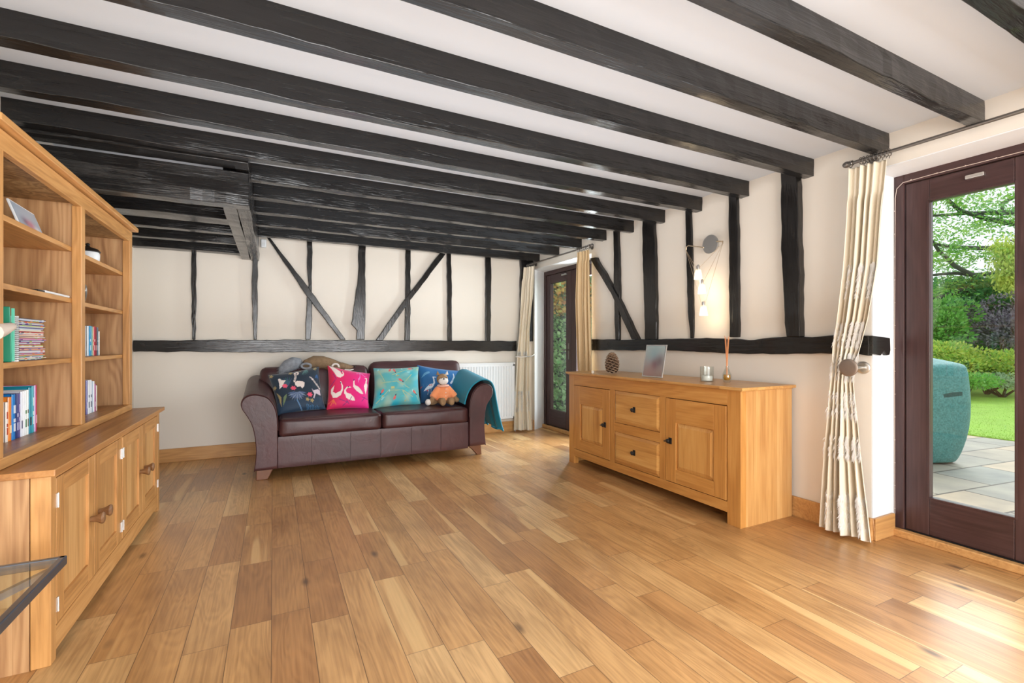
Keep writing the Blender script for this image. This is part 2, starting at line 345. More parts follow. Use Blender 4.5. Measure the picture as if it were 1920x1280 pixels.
# joists
def hewn(x0, x1, y0, y1, z0, z1, axis, seed=0, amp=.0035, step=.06):
    mb = MB(); a0, a1 = {'X': (x0, x1), 'Y': (y0, y1)}[axis]; n = max(2, int((a1-a0)/step)); k = 3
    ring = []
    def sec(a):
        b0, b1 = (y0, y1) if axis == 'X' else (x0, x1)
        pr = [(b0+(b1-b0)*i/k, z0) for i in range(k)]+[(b1, z0+(z1-z0)*i/k) for i in range(k)]+[(b1-(b1-b0)*i/k, z1) for i in range(k)]+[(b0, z1-(z1-z0)*i/k) for i in range(k)]
        out = []
        for b, z in pr:
            q = mnoise.noise(Vector((a*2.2+seed*9.1, b*14, z*14)))*amp*2.0+mnoise.noise(Vector((a*11+seed, b*9, z*9)))*amp
            bb = b+(q if z < z1-1e-4 else 0)*(1 if b >= (b0+b1)/2 else -1); zz = z+(q*.8 if z <= z0+1e-4 else 0)
            out.append((a, bb, zz) if axis == 'X' else (bb, a, zz))
        return out
    pts = []
    for i in range(n+1): pts += sec(a0+(a1-a0)*i/n)
    m = 4*k; mb.grid(pts, m, n+1, closed=True); mb.f.append(tuple(range(m))[::-1]); mb.f.append(tuple(range(n*m, n*m+m)))
    return mb
JY = [(.615, .068), (1.010, .056), (1.405, .060), (1.814, .066), (2.269, .070), (2.686, .070), (3.085, .066)]
ords = ['nearest the camera', 'second from the camera', 'third from the camera', 'fourth from the camera', 'fifth from the camera', 'sixth from the camera', 'seventh from the camera, last one spanning the whole room']
for k, (y, wd) in enumerate(JY):
    o = build(hewn(XL, XR+.004, y, y+wd, 2.183, ZC+.004, 'X', k), 'ceiling_joist', m_beamX, bevel=.003)
    tag(o, 'full-width black ceiling joist, '+ords[k], 'beam', 'black joists across the whole ceiling')
wl = ['directly behind the last full-width joist', 'second behind the last full-width joist', 'third behind the last full-width joist', 'second from the back wall', 'closest to the back wall']
for k, y in enumerate((3.485, 3.903, 4.335, 4.795, 5.264)):
    o = build(hewn(-.13, XR+.004, y, y+.066, 2.183, ZC+.004, 'X', 20+k), 'ceiling_joist', m_beamX, bevel=.003)
    tag(o, 'short black joist right of the long beam, '+wl[k], 'beam', 'black joists right of the long beam')
ll = ['wide one right behind the trimmer beam', 'second behind the trimmer beam', 'third behind the trimmer beam', 'against the back wall']
for k, (y0, y1) in enumerate(((3.93, 4.12), (4.41, 4.50), (4.85, 4.93), (5.35, 5.47))):
    o = build(hewn(XL, -.283, y0, y1, 2.01, 2.15, 'X', 40+k), 'ceiling_joist', m_beamX, bevel=.003)
    tag(o, 'low black joist above the bookcase side, '+ll[k], 'beam', 'low black joists in the left bay')
o = build(hewn(XL, -.13, 3.30, 3.42, 1.962, 2.162, 'X', 50, .005), 'trimmer_beam', m_beamX, bevel=.005); tag(o, 'deep rough black trimmer beam above the bookcase end', 'beam')
o = build(hewn(XL, -.13, 3.165, 3.296, 2.170, ZC+.004, 'X', 51), 'packing_timber', m_beamX, bevel=.003); tag(o, 'black timber filling between joist and trimmer beam', 'beam')
lb = thing('long_beam', 'long black beam running from trimmer beam to back wall', 'beam', (-.2, 4.4, 1.965))
build(hewn(-.200, -.128, 3.42, YB, 1.965, 2.183, 'Y', 52, .004), 'outer_board', m_beamY, lb, bevel=.004)
build(hewn(-.282, -.203, 3.42, YB, 1.972, 2.30, 'Y', 53, .004), 'inner_board', m_beamY, lb, bevel=.004)
build(hewn(-.202, -.130, 3.27, YB, 2.170, ZC+.004, 'Y', 54, .002), 'upper_board', m_beamY, lb)

# wall timbers: outline read on the wall plane, given real thickness
def outline(L, R, seed, amp=.004):
    """L: left edge points top to bottom, R: right edge points; subdivided with hand-cut wobble."""
    pts = L+R[::-1]; out = []
    n = len(pts)
    for i in range(n):
        a, b = pts[i], pts[(i+1) % n]; d = (b-a); k = max(1, int(d.length/.05))
        for j in range(k):
            p = a+d*(j/k)
            if j: p = p+Vector([mnoise.noise(Vector((p.x*9+seed, p.y*9, p.z*9+q*7)))*amp*2 for q in range(3)])
            out.append(p)
    return out
def timber(name, L, R, plane, mat, label, cat='beam', group=None, th=.03, seed=0):
    if plane == 'B': f = lambda p: onY(p[0], p[1], YB-.002); ext = (0, -th, 0)
    else: f = lambda p: onX(p[0], p[1], XR-.002); ext = (-th, 0, 0)
    pl = outline([f(p) for p in L], [f(p) for p in R], seed)
    for p in pl:
        if plane == 'B': p.y = YB
        else: p.x = XR
        p.z = min(p.z, 2.285)
    mb = MB().prism(pl, ext); o = build(mb, name, mat, bevel=.005); return tag(o, label, cat, group)
def z2(o, k, pts): return [(o[0]+x/k, o[1]+y/k) for x, y in pts]
A = lambda pts: z2((240, 430), 4.174, pts)
B = lambda pts: z2((680, 430), 4.364, pts)
C_ = lambda pts: z2((1100, 360), 4.0, pts)
G1 = 'upright timbers on the back wall'
timber('timber_stud', A([(500,150), (500,600), (505,862)]), A([(538,150), (537,600), (530,862)]), 'B', m_beamZ, 'thin black wall stud, first from the bookcase on back wall', group=G1, seed=1)
timber('timber_stud', A([(975,235), (970,500), (974,700), (985,862)]), A([(1018,235), (1015,500), (1013,700), (1008,862)]), 'B', m_beamZ, 'black wall stud directly below the end of the long beam', group=G1, seed=2)
timber('timber_stud', A([(1402,60), (1400,300), (1414,440), (1398,540), (1388,862)]), A([(1440,60), (1440,300), (1438,450), (1440,560), (1440,700), (1428,862)]), 'B', m_beamZ, 'black wall stud crossed by the brace leaning left', group=G1, seed=3)
timber('timber_stud', A([(1805,90), (1795,400), (1745,740), (1790,790), (1785,862)]), A([(1858,90), (1856,400), (1853,740), (1850,790), (1850,862)]), 'B', m_beamZ, 'widest black wall stud with a knotty bulge near its foot', group=G1, seed=4)
timber('timber_stud', B([(348,130), (345,500), (340,908)]), B([(390,130), (388,500), (383,908)]), 'B', m_beamZ, 'black wall stud crossed by the brace leaning right', group=G1, seed=5)
timber('timber_stud', B([(682,165), (688,500), (693,915)]), B([(715,165), (725,500), (727,915)]), 'B', m_beamZ, 'black wall stud beside the top of the brace leaning right', group=G1, seed=6)
timber('timber_stud', B([(1000,190), (1000,500), (1000,915)]), B([(1045,190), (1045,500), (1040,915)]), 'B', m_beamZ, 'black wall stud above the left part of the radiator', group=G1, seed=7)
timber('corner_post', B([(1283,220), (1283,500), (1283,915)]), B([(1382,220), (1382,500), (1382,915)]), 'B', m_beamZ, 'black corner post half hidden behind the far left curtain', th=.05, seed=8)
timber('diagonal_brace', A([(1075,48), (1395,520), (1660,862)]), A([(1112,70), (1442,500), (1700,862)]), 'B', m_beamZ, 'diagonal black brace on back wall sloping down to the right', th=.042, seed=9)
timber('diagonal_brace', B([(640,180), (350,560), (102,908)]), B([(690,180), (400,560), (160,908)]), 'B', m_beamZ, 'diagonal black brace on back wall sloping down to the left', th=.042, seed=10)
timber('wall_rail', [(252,638), (500,637), (760,638), (966,639)], [(252,659), (500,660), (700,659), (880,657), (905,659), (966,658)], 'B', m_beamX, 'horizontal black timber rail across the back wall', th=.045, seed=11)
G2 = 'upright timbers on the garden wall'
timber('timber_stud', C_([(215,270), (218,700), (230,1108)]), C_([(248,270), (262,700), (258,1108)]), 'R', m_beamZ, 'slim black stud on garden wall crossed by a short brace', group=G2, seed=12)
timber('diagonal_brace', C_([(45,500), (205,760), (360,1105)]), C_([(90,490), (255,780), (412,1105)]), 'R', m_beamZ, 'short black brace on garden wall beside the far curtain', th=.042, seed=13)
timber('timber_stud', C_([(435,190), (440,500), (455,1105)]), C_([(522,190), (535,500), (540,1105)]), 'R', m_beamZ, 'broad black stud on garden wall left of the lit lamp', group=G2, th=.035, seed=14)
timber('timber_stud', C_([(752,95), (758,450), (770,900), (788,1095)]), C_([(793,95), (803,480), (812,900), (808,1095)]), 'R', m_beamZ, 'slim black stud directly behind the wall lamp', group=G2, th=.022, seed=15)
timber('timber_stud', C_([(1080,0), (1085,500), (1088,1088)]), C_([(1142,0), (1155,500), (1155,1088)]), 'R', m_beamZ, 'black stud on garden wall just right of the lit lamp', group=G2, seed=16)
timber('timber_stud', C_([(1490,-160), (1500,500), (1520,980), (1535,1085)]), C_([(1612,-160), (1630,500), (1637,980), (1637,1085)]), 'R', m_beamZ, 'thickest black stud on garden wall nearest the near curtain', group=G2, th=.055, seed=17)
wrr = timber('wall_rail', [(1108,636), (1240,636), (1330,633), (1420,637), (1470,632), (1560,629), (1636,629)], [(1108,656), (1260,657), (1350,661), (1450,664), (1560,663), (1600,660), (1636,667)], 'R', m_beamY, 'horizontal black timber rail on the garden wall above the sideboard', th=.04, seed=18)
mb = MB(); zt, zb = 1.168, 1.055
mb.prism([(XR-.04, 1.485, zb+.01), (XR+.04, 1.485, zb), (XR+.075, 1.485, zb+.025), (XR+.105, 1.485, zb), (XR+.135, 1.485, zb+.003), (XR+.145, 1.485, zb+.03), (XR+.14, 1.485, zt-.012), (XR-.04, 1.485, zt)], (0, -.022, 0))
build(mb, 'rail_end', m_beamX, wrr, bevel=.004)

# ------------------------------------------------------------------ bookcase
bc = thing('bookcase', 'large oak bookcase with open shelves over four panelled cupboard doors', 'bookcase', (-.9, 3.05, 0))
XF, Y0, Y1, ZK = -.690, 2.19, 3.952, .664
# lower carcass
mb = MB(); mb.box(XL+.004, XF-.055, Y0, Y0+.02, .0, ZK); build(mb, 'side_panel', m_oakside, bc, bevel=.001)
build(MB().box(XL+.004, XF-.055, Y1-.02, Y1, 0, ZK), 'side_panel', m_oakside, bc)
for a, b, s in ((Y0, Y0+.05, 1), (Y1-.05, Y1, -1)):
    mb = MB(); y_in = b if s > 0 else a
    mb.prism([(XF-.053, a, 0), (XF, a, 0) if s < 0 else (XF, a+.004, 0), (XF, b, 0), (XF-.053, b, 0)], (0, 0, ZK)); build(mb, 'corner_stile', m_oakZ, bc, bevel=.003)
build(MB().box(XL+.004, XF-.02, Y0+.02, Y1-.02, .055, .075), 'cupboard_floor', m_oakY, bc)
mb = MB(); ya, yb = Y0+.05, Y1-.05
mb.prism([(XF-.002, ya, .115), (XF-.002, ya, .030), (XF-.002, yb, .030), (XF-.002, yb, .115)], (-.02, 0, 0)); build(mb, 'plinth_rail', m_oakY, bc, bevel=.001)
build(MB().box(XF-.02, XF-.002, ya, yb, .645, ZK), 'top_rail', m_oakY, bc)
build(MB().box(XF-.02, XF-.004, 3.052, 3.074, .115, .645), 'centre_stile', m_oakZ, bc)
build(MB().box(XL+.004, XF+.02, Y0-.025, Y1+.06, ZK, .688), 'counter_top', m_counter, bc, bevel=.003)
def cup_door(ya, yb, hinge):
    z0, z1, st = .119, .642, .068
    g = .003; a, b = ya+g, yb-g
    mb = MB(); x0, x1 = XF-.019, XF-.001
    d = build(MB().box(x0, x0+.008, a+st-.01, b-st+.01, z0+.06, z1-.055), 'door', m_oakpanel, bc)
    for q0 in (a, b-st): build(MB().box(x0, x1, q0, q0+st, z0, z1), 'stile', m_oakZ, d, bevel=.0015)
    build(MB().box(x0, x1-.0006, a+st, b-st, z1-.065, z1), 'top_rail', m_oakY, d, bevel=.0012)
    build(MB().box(x0, x1-.0006, a+st, b-st, z0, z0+.075), 'bottom_rail', m_oakY, d, bevel=.0012)
    ky = b-.047 if hinge < 0 else a+.050
    mk = MB().lathe([(.011, 0), (.012, .010), (.016, .024), (.023, .036), (.025, .041), (.022, .046), (.012, .048)], (XF-.001, ky, .378), 20, 'X')
    plabel(build(mk, 'knob', m_knobw, d, smooth=True), 'turned dark wooden knob')
    hy = a if hinge < 0 else b
    for z in (.19, .562):
        mh = MB().box(XF-.003, XF+.002, hy-.008, hy+.008, z-.025, z+.025); mh.tube([(XF+.003, hy, z-.026), (XF+.003, hy, z+.026)], .003, 8)
        plabel(build(mh, 'hinge', m_steel, d), 'small steel hinge')
for ya, yb, h in ((2.244, 2.648, -1), (2.650, 3.050, 1), (3.076, 3.486, -1), (3.488, 3.898, 1)): cup_door(ya, yb, h)
# upper case
XU, XS_ = -.83, -.868
U0, U1, ZT = 2.19, 3.92, 1.868
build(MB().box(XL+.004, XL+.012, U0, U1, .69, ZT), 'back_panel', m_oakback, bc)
build(MB().box(XL+.012, XU-.02, U0, U0+.02, .69, ZT), 'end_panel', m_oakside, bc)
build(MB().box(XL+.012, XU-.02, U1-.035, U1-.015, .69, ZT), 'end_panel', m_oakside, bc)
build(MB().box(XL+.012, XU-.02, 3.005, 3.035, .69, ZT), 'divider_panel', m_oakside, bc)
for a, b in ((U0, U0+.06), (2.995, 3.045), (3.862, U1)):
    build(MB().box(XU-.038, XU, a, b, .728, 1.79), 'face_stile', m_oakZ, bc, bevel=.003)
build(MB().box(XU-.03, XU, U0, U1, .689, .728), 'bottom_rail', m_oakY, bc, bevel=.003)
build(MB().box(XL+.012, XU-.03, U0+.02, U1-.035, .715, .727), 'bottom_shelf', m_counter, bc)
build(MB().box(XU-.025, XU, U0, U1, 1.787, ZT-.012), 'cornice_rail', m_oakY, bc, bevel=.001)
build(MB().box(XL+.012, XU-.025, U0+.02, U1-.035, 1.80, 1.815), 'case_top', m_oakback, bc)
build(MB().box(XL+.004, XU+.028, U0-.03, U1+.03, ZT-.004, ZT+.022), 'cornice', m_oakY, bc, bevel=.004)
SL = [(1.578, 'l'), (1.330, 'l'), (1.042, 'l'), (1.574, 'r'), (1.325, 'r'), (1.042, 'r')]
for z, s in SL:
    a, b = (U0+.02, 3.005) if s == 'l' else (3.035, U1-.035)
    build(MB().box(XL+.012, XS_, a, b, z-.011, z+.011), 'shelf', m_counter if False else m_oakY, bc, bevel=.002)
mb = MB()
for yy in (2.33, 2.845, 3.165, 3.70):
    z = .85
    while z < 1.75:
        mb.lathe([(.0035, 0), (.0035, .002)], (XL+.0115, yy, z), 8, 'X'); z += .0505
plabel(build(mb, 'shelf_pin_holes', m_black, bc), 'rows of dark shelf pin holes')

# books: spine faces the room, colours with a printed title band
def paint_box(mb, x0, x1, y0, y1, z0, z1, col, bands=()):
    mb.box(x0, x1, y0, y1, z0, z1, col)
    for (za, zb, c2) in bands:
        mb.box(x1-.001, x1+.0006, y0+(y1-y0)*.18, y1-(y1-y0)*.18, z0+(z1-z0)*za, z0+(z1-z0)*zb, c2)
PAGE = (.80, .77, .68)
def book(y, wd, h, z0, col, label, group, xf=-.95, depth=.15, band=None, lean=0):
    t = thing('book', label, 'book', (xf-depth/2, y+wd/2, z0), group)
    mb = MB(); x0 = xf-depth; cv = .0022
    mb.box(x0, xf, y, y+cv, z0, z0+h, col).box(x0, xf, y+wd-cv, y+wd, z0, z0+h, col)
    # rounded spine
    n = 6; ring = [(xf+.004*math.sin(PI*i/n), y+wd*i/n) for i in range(n+1)]
    mb.prism([(a, b, z0) for a, b in ring]+[(xf-.002, y+wd, z0), (xf-.002, y, z0)], (0, 0, h)); mb.c += [col]*(len(mb.v)-len(mb.c))
    if band:
        for k in range(band[1]):
            za = z0+h*(.18+.6*k/band[1]); hh = h*(.10 if k % 2 else .22)
            mb.box(xf+.002, xf+.0046, y+wd*.3, y+wd*.7, za, za+hh*.8, band[0])
    build(mb, 'cover', m_picture, t)
    build(MB().box(x0+.003, xf-.002, y+cv, y+wd-cv, z0+.003, z0+h-.003, PAGE), 'pages', m_picture, t)
    return t
def srgb(*c): return hexc(*c)
zb_ = .7275
B1 = [(2.598, .020, .160, srgb(238,228,215), 'thick white book at the open end of the bottom shelf', (srgb(200,90,60), 3)),
      (2.619, .030, .178, srgb(240,140,50), 'orange book beside the blue one on bottom shelf', (srgb(255,225,180), 1)),
      (2.650, .034, .186, srgb(20,125,200), 'bright blue thick book on the bottom shelf', (srgb(230,240,250), 3)),
      (2.686, .018, .186, srgb(25,40,105), 'navy blue book on the bottom shelf', (srgb(200,200,230), 2)),
      (2.705, .017, .186, srgb(90,80,140), 'muted purple book on the bottom shelf', (srgb(215,210,235), 3)),
      (2.724, .018, .191, srgb(225,228,236), 'white book next to the purple one, bottom shelf', (srgb(90,100,130), 1)),
      (2.743, .015, .192, srgb(238,240,242), 'plain white slim book, second of the white four', None),
      (2.759, .020, .193, srgb(228,232,232), 'white book with green lettering, third of the white four', (srgb(70,130,90), 2)),
      (2.780, .018, .194, srgb(235,238,230), 'white book touching the teal books, bottom shelf', (srgb(100,110,100), 2)),
      (2.800, .028, .202, srgb(30,140,165), 'teal blue book right of the white books', (srgb(15,60,80), 1)),
      (2.829, .022, .206, srgb(20,150,165), 'turquoise book with white lettering on bottom shelf', (srgb(225,240,240), 3)),
      (2.853, .010, .208, srgb(205,190,225), 'thin lilac book near the right end of bottom row', None),
      (2.864, .012, .209, srgb(190,50,95), 'slim raspberry red book ending the bottom row', (srgb(240,200,210), 1))]
for y, wd, h, c, lab, bd in B1: book(y, wd, h, zb_, c, lab, 'books on the bottom left shelf', -.955, .15, bd)
zs = 1.0535
B2 = [(2.300, .014, .158, srgb(215,175,180), 'pale pink book at the cut-off end of middle shelf', None), (2.318, .020, .156, srgb(200,45,40), 'red book on the middle shelf left of the green folder', (srgb(240,200,190), 2)),
      (2.340, .018, .146, srgb(225,95,60), 'orange-red book touching the green folder', (srgb(250,225,200), 2))]
for y, wd, h, c, lab, bd in B2: book(y, wd, h, zs, c, lab, 'red books on the middle shelf', -.885, .13, bd)
t = thing('ring_binder', 'tall green binder leaning on the middle left shelf', 'binder', (-.96, 2.405, zs))
mb = MB(); mb.prism([(-1.08, 2.360, zs), (-.865, 2.405, zs), (-.865, 2.392, zs+.205), (-1.08, 2.345, zs+.205)], (-.008, .016, 0)); build(mb, 'cover', plain('green_plastic', hexc(15,140,105), .35, scale=6), t, bevel=.003)
mb = MB().box(-.868, -.862, 2.408, 2.418, zs+.004, zs+.200); plabel(build(mb, 'spine_edge', plain('mint_edge', hexc(110,215,185), .4), t), 'mint coloured edge')
t = thing('spiral_notebook', 'white spiral bound notebook beside the green binder', 'notebook', (-.94, 2.455, zs))
build(MB().box(-1.03, -.872, 2.440, 2.462, zs, zs+.172), 'pages', plain('notebook_pages', (.75, .75, .74), .6, scale=40), t)
build(MB().box(-1.03, -.868, 2.463, 2.466, zs, zs+.174), 'back_cover', m_white, t)
mb = MB()
for k in range(22):
    z = zs+.008+k*.0075; mb.tube([(-.872+.009*math.cos(a), 2.452+.013*math.sin(a), z) for a in [PI*(-.5+i/7) for i in range(8)]], .0013, 5)
build(mb, 'spiral_wire', m_dsteel, t)
# magazine pile
cols = [(40,60,120), (235,235,230), (220,225,235), (150,190,120), (235,230,225), (200,70,110), (225,225,235), (90,50,120), (240,190,150), (235,120,60), (240,235,225), (220,60,60),
        (240,235,240), (95,90,170), (90,50,140), (215,140,180), (240,225,190), (240,160,60), (235,110,60), (240,235,225), (170,50,60), (230,225,215), (190,205,240), (95,90,150), (175,195,90), (60,80,140), (120,140,170), (50,60,90), (210,220,230)]
z = zs
for k, c in enumerate(cols):
    th = .0045+random.random()*.0022; dy = random.uniform(-.012, .012); dx = random.uniform(-.008, .006); wd = .235+random.uniform(-.01, .03)
    mb = MB(); c2 = srgb(*c); y0 = 2.560+dy
    mb.box(-1.10, -.905+dx, y0, y0+wd, z, z+th*.42, c2).box(-1.10, -.9065+dx, y0+.001, y0+wd-.002, z+th*.42, z+th*.6, srgb(222,218,212)).box(-1.10, -.905+dx, y0, y0+wd, z+th*.6, z+th, srgb(*cols[(k*5+3) % len(cols)]))
    n = 7
    for j in range(n):
        if random.random() < .22:
            yy = y0+wd*(.05+.13*j); mb.box(-.9065+dx, -.9045+dx, yy, yy+wd*.08, z+th*.2, z+th*.85, srgb(*random.choice(cols)))
    o = build(mb, 'magazine', m_picture, tidy=False)
    where = 'bottom of the pile' if k == 0 else 'top of the pile' if k == len(cols)-1 else None
    tag(o, ('magazine lying flat at the '+where+' beside the notebook') if where else 'magazine within the tall flat pile on the middle shelf', 'magazine', 'pile of magazines on the middle shelf')
    z += th+.0002
# pale pointed ornament
mb = MB(); mb.tube([(-.84, 2.20, 1.160), (-.835, 2.26, 1.172), (-.832, 2.31, 1.183), (-.832, 2.335, 1.187)], [.030, .022, .014, .004], 12)
mb.tube([(-.86, 2.23, zs), (-.85, 2.225, 1.10), (-.842, 2.23, 1.162)], [.03, .010, .014], 12)
tag(build(mb, 'shell_ornament', plain('cream_shell', (.78, .66, .56), .4), smooth=True), 'pale pointed ornament in front of the red books', 'ornament')
B3 = [(3.436, .028, .168, srgb(225,235,240), 'white book on the right middle shelf beside divider', None), (3.465, .036, .170, srgb(40,150,205), 'sky blue thick book on the right middle shelf', (srgb(200,230,245), 2)),
      (3.502, .022, .169, srgb(40,130,140), 'teal book between blue and red on right shelf', None), (3.525, .014, .166, srgb(215,200,150), 'narrow cream book on the right middle shelf', (srgb(170,60,60), 2)),
      (3.540, .030, .169, srgb(205,60,80), 'coral red book on the right middle shelf', (srgb(240,200,200), 2)), (3.571, .028, .168, srgb(125,20,40), 'dark crimson book on the right middle shelf', (srgb(200,150,150), 1)),
      (3.600, .030, .166, srgb(90,110,125), 'slate grey book on the right middle shelf', (srgb(190,200,205), 2)), (3.631, .015, .143, srgb(225,222,215), 'thin white book ending the right middle row', None)]
for y, wd, h, c, lab, bd in B3: book(y, wd, h, zs, c, lab, 'books on the middle right shelf', -.93, .14, bd)
B4 = [(3.420, .022, .190, srgb(100,90,150), 'violet book on the bottom right shelf', (srgb(220,215,235), 1)), (3.444, .036, .190, srgb(230,234,238), 'wide white book on the bottom right shelf', (srgb(120,130,150), 2)),
      (3.482, .030, .189, srgb(222,226,232), 'white book with grey mark, bottom right shelf', (srgb(90,100,120), 2)), (3.514, .020, .180, srgb(150,165,180), 'blue-grey slim book, bottom right shelf', None),
      (3.536, .020, .178, srgb(235,235,238), 'slim white book next to the mauve one', None), (3.558, .024, .160, srgb(165,80,130), 'short mauve book ending the bottom right row', (srgb(220,200,215), 1)), (3.584, .020, .150, srgb(205,190,175), 'short beige book at the end of the bottom right row', None)]
for y, wd, h, c, lab, bd in B4: book(y, wd, h, zb_, c, lab, 'books on the bottom right shelf', -.93, .14, bd)
def rowpaint(fn, n, m):
    return [fn(i/(n-1), j/(m-1)) for j in range(m) for i in range(n)]
def photo_plane(c, ux, uy, w_, h_, fn, n=24, m=32, off=.004):
    c, ux, uy = Vector(c), Vector(ux).normalized(), Vector(uy).normalized(); nn = ux.cross(uy)
    mb = MB(); pts = [c+ux*w_*(i/(n-1)-.5)+uy*h_*(j/(m-1))+nn*off for j in range(m) for i in range(n)]
    mb.grid(pts, n, m); mb.c = rowpaint(fn, n, m); return mb, nn
def blobcol(base, blobs):
    def f(u, v):
        c = Vector(base[0]).lerp(Vector(base[1]), v)
        for (x, y, r, col, s) in blobs:
            k = s*math.exp(-((u-x)**2+(v-y)**2)/(r*r)); c = c.lerp(Vector(col), min(1, k))
        return tuple(c)
    return f
def picture_frame(label, c, ux, uy, w_, h_, fn, edge=.010, mat=None, back='stand', strut=.06):
    t = thing('photo_frame', label, 'photo frame', c); c = Vector(c); ux, uy = Vector(ux).normalized(), Vector(uy).normalized(); nn = ux.cross(uy)
    build(MB().obox(c+uy*h_/2, ux*w_/2, uy*h_/2, nn*.004), 'frame', mat or m_steel, t, bevel=.002)
    mb, _ = photo_plane(c+uy*edge, ux, uy, w_-2*edge, h_-2*edge, fn, off=.0046); build(mb, 'photograph', m_picture, t, tidy=False)
    p = c+uy*h_*.6-nn*.005; q = Vector((c.x, c.y, c.z))-Vector((nn.x, nn.y, 0))*strut
    build(MB().obox((p+q)/2, ux*.018, (p-q)/2, nn*.002), 'strut', m_black, t)
    return t
picture_frame('blurred photo in a pale frame on the upper left shelf', (-.915, 2.725, 1.590), (-.05, 1, 0), (-.35, 0, 1), .27, .118,
              blobcol((srgb(150,175,195), srgb(165,180,195)), [(.35, .35, .16, srgb(60,80,120), .9), (.55, .3, .2, srgb(190,110,140), .9), (.8, .2, .15, srgb(225,230,240), .8)]), .006, m_white)
t = thing('tablet', 'flat white tablet lying on the shelf above the magazines', 'tablet', (-.93, 2.78, 1.341))
build(MB().box(-.99, -.872, 2.72, 2.99, 1.342, 1.352), 'casing', m_white, t, bevel=.003); build(MB().box(-.982, -.88, 2.73, 2.98, 1.3521, 1.3528), 'screen', m_black, t)
build(MB().box(-1.0, -.875, 2.655, 2.72, 1.342, 1.349), 'black_sleeve', m_black, t)
t = thing('lidded_jar', 'small white jar with a dark lid on the upper right shelf', 'jar', (-.95, 3.525, 1.585))
build(MB().lathe([(.045, 0), (.052, .01), (.054, .05), (.05, .062)], (-.95, 3.525, 1.586), 24), 'body', m_white, t, smooth=True)
build(MB().lathe([(.056, .062), (.058, .066), (.045, .082), (.012, .092), (.008, .1), (.012, .108), (.004, .114)], (-.95, 3.525, 1.586), 24), 'lid', m_black, t, smooth=True)
t = thing('loop_ornament', 'grey metal loop ornament on the right shelf below the jar', 'ornament', (-.96, 3.47, 1.337))
build(MB().tube([(-.96, 3.47+.046*math.sin(a), 1.405+.045*math.cos(a)+.02*math.sin(a)) for a in [2*PI*i/20 for i in range(21)]], .011, 10), 'loop', m_dsteel, t, smooth=True)
build(MB().lathe([(.035, 0), (.033, .008), (.01, .014), (.008, .03)], (-.96, 3.47, 1.3365), 20), 'base', m_dsteel, t, smooth=True)

# ------------------------------------------------------------------ glass side table (only its corner is in view)
t = thing('glass_table', 'glass-topped table with dark metal edge in front of the cupboards', 'table', (-.95, 1.6, 0))
tx, ty, tz = -.585, 1.982, .45; tw, tl = .75, .75
m_tab = plain('blued_metal', (.17, .21, .27), .32, .9, scale=8)
mb = MB()
for a, b in (((tx, ty), (tx-tw, ty)), ((tx-tw, ty), (tx-tw, ty-tl)), ((tx-tw, ty-tl), (tx, ty-tl)), ((tx, ty-tl), (tx, ty))):
    a, b = Vector((*a, tz-.014)), Vector((*b, tz-.014)); d = (b-a).normalized(); n = Vector((-d.y, d.x, 0))
    mb.obox((a+b)/2+n*.008, (b-a)/2, n*.009, (0, 0, .014))
build(mb, 'frame', m_tab, t, bevel=.003)
build(MB().box(tx-tw+.016, tx-.016, ty-tl+.016, ty-.016, tz-.008, tz-.002), 'glass_top', m_tglass, t)
cx, cy = tx-tw/2, ty-tl/2; mb = MB()
for sx in (-1, 1):
    for sy in (-1, 1):
        p = Vector((cx+sx*(tw/2-.02), cy+sy*(tl/2-.02), tz-.03)); q = Vector((cx+sx*.05, cy+sy*.05, tz-.10)); mb.obox((p+q)/2, (p-q)/2, Vector((-sy, sx, 0)).normalized()*.008, (0, 0, .010))
build(mb, 'underframe', m_tab, t)
build(MB().lathe([(.20, 0), (.20, .012), (.04, .03), (.03, .06), (.03, .34), (.07, .36)], (cx, cy, 0), 28), 'pedestal', m_tab, t, smooth=True)

# ------------------------------------------------------------------ sofa
sf = thing('sofa', 'dark brown leather two-cushion sofa with rolled arms', 'sofa', (.9, 4.42, 0))
AL = [(-.136, .078), (-.120, .20), (-.122, .313), (-.146, .459), (-.190, .545), (-.222, .594), (-.232, .640), (-.215, .685), (-.175, .708), (-.125, .712), (-.047, .690), (-.005, .640), (.020, .580), (.034, .51), (.036, .40), (.036, .078)]
def smoothp(P, k=3):
    P = list(P)
    for _ in range(k-1):
        Q = [P[0]]
        for a, b in zip(P, P[1:]): Q += [(a[0]*.75+b[0]*.25, a[1]*.75+b[1]*.25), (a[0]*.25+b[0]*.75, a[1]*.25+b[1]*.75)]
        Q.append(P[-1]); P = Q
    return P
def arm(P, name='arm'):
    P = smoothp(P); n = len(P); ys = [4.395, 4.402, 4.42, 4.6, 4.8, 5.0, 5.2, 5.30]; mb = MB(); pts = []
    cx_ = sum(p[0] for p in P)/n; cz_ = sum(p[1] for p in P)/n
    for y in ys:
        sc = 1 if y > 4.41 else (.955 if y < 4.40 else .985); zr = max(0, (y-4.42))*.115
        for x, z in P: pts.append((cx_+(x-cx_)*sc, y, cz_+(z-cz_)*sc+(zr*max(0, (z-.35)/.35))))
    mb.grid(pts, n, len(ys), closed=True); mb.f.append(tuple(range(n))); mb.f.append(tuple(range(n*(len(ys)-1), n*len(ys)))[::-1])
    return build(mb, name, m_leather, sf, smooth=False, bevel=0)
def shade(o, ang=35):
    o.data.polygons.foreach_set('use_smooth', [True]*len(o.data.polygons))
    o.data.set_sharp_from_angle(angle=math.radians(ang)); return o
AR = [(1.918, .10), (1.900, .27), (1.905, .40), (1.923, .504), (1.960, .555), (1.985, .590), (1.998, .640), (1.983, .688), (1.945, .716), (1.90, .722), (1.835, .700), (1.785, .640), (1.760, .580), (1.748, .51), (1.744, .40), (1.744, .10)]
shade(arm(AL)); shade(arm(AR))
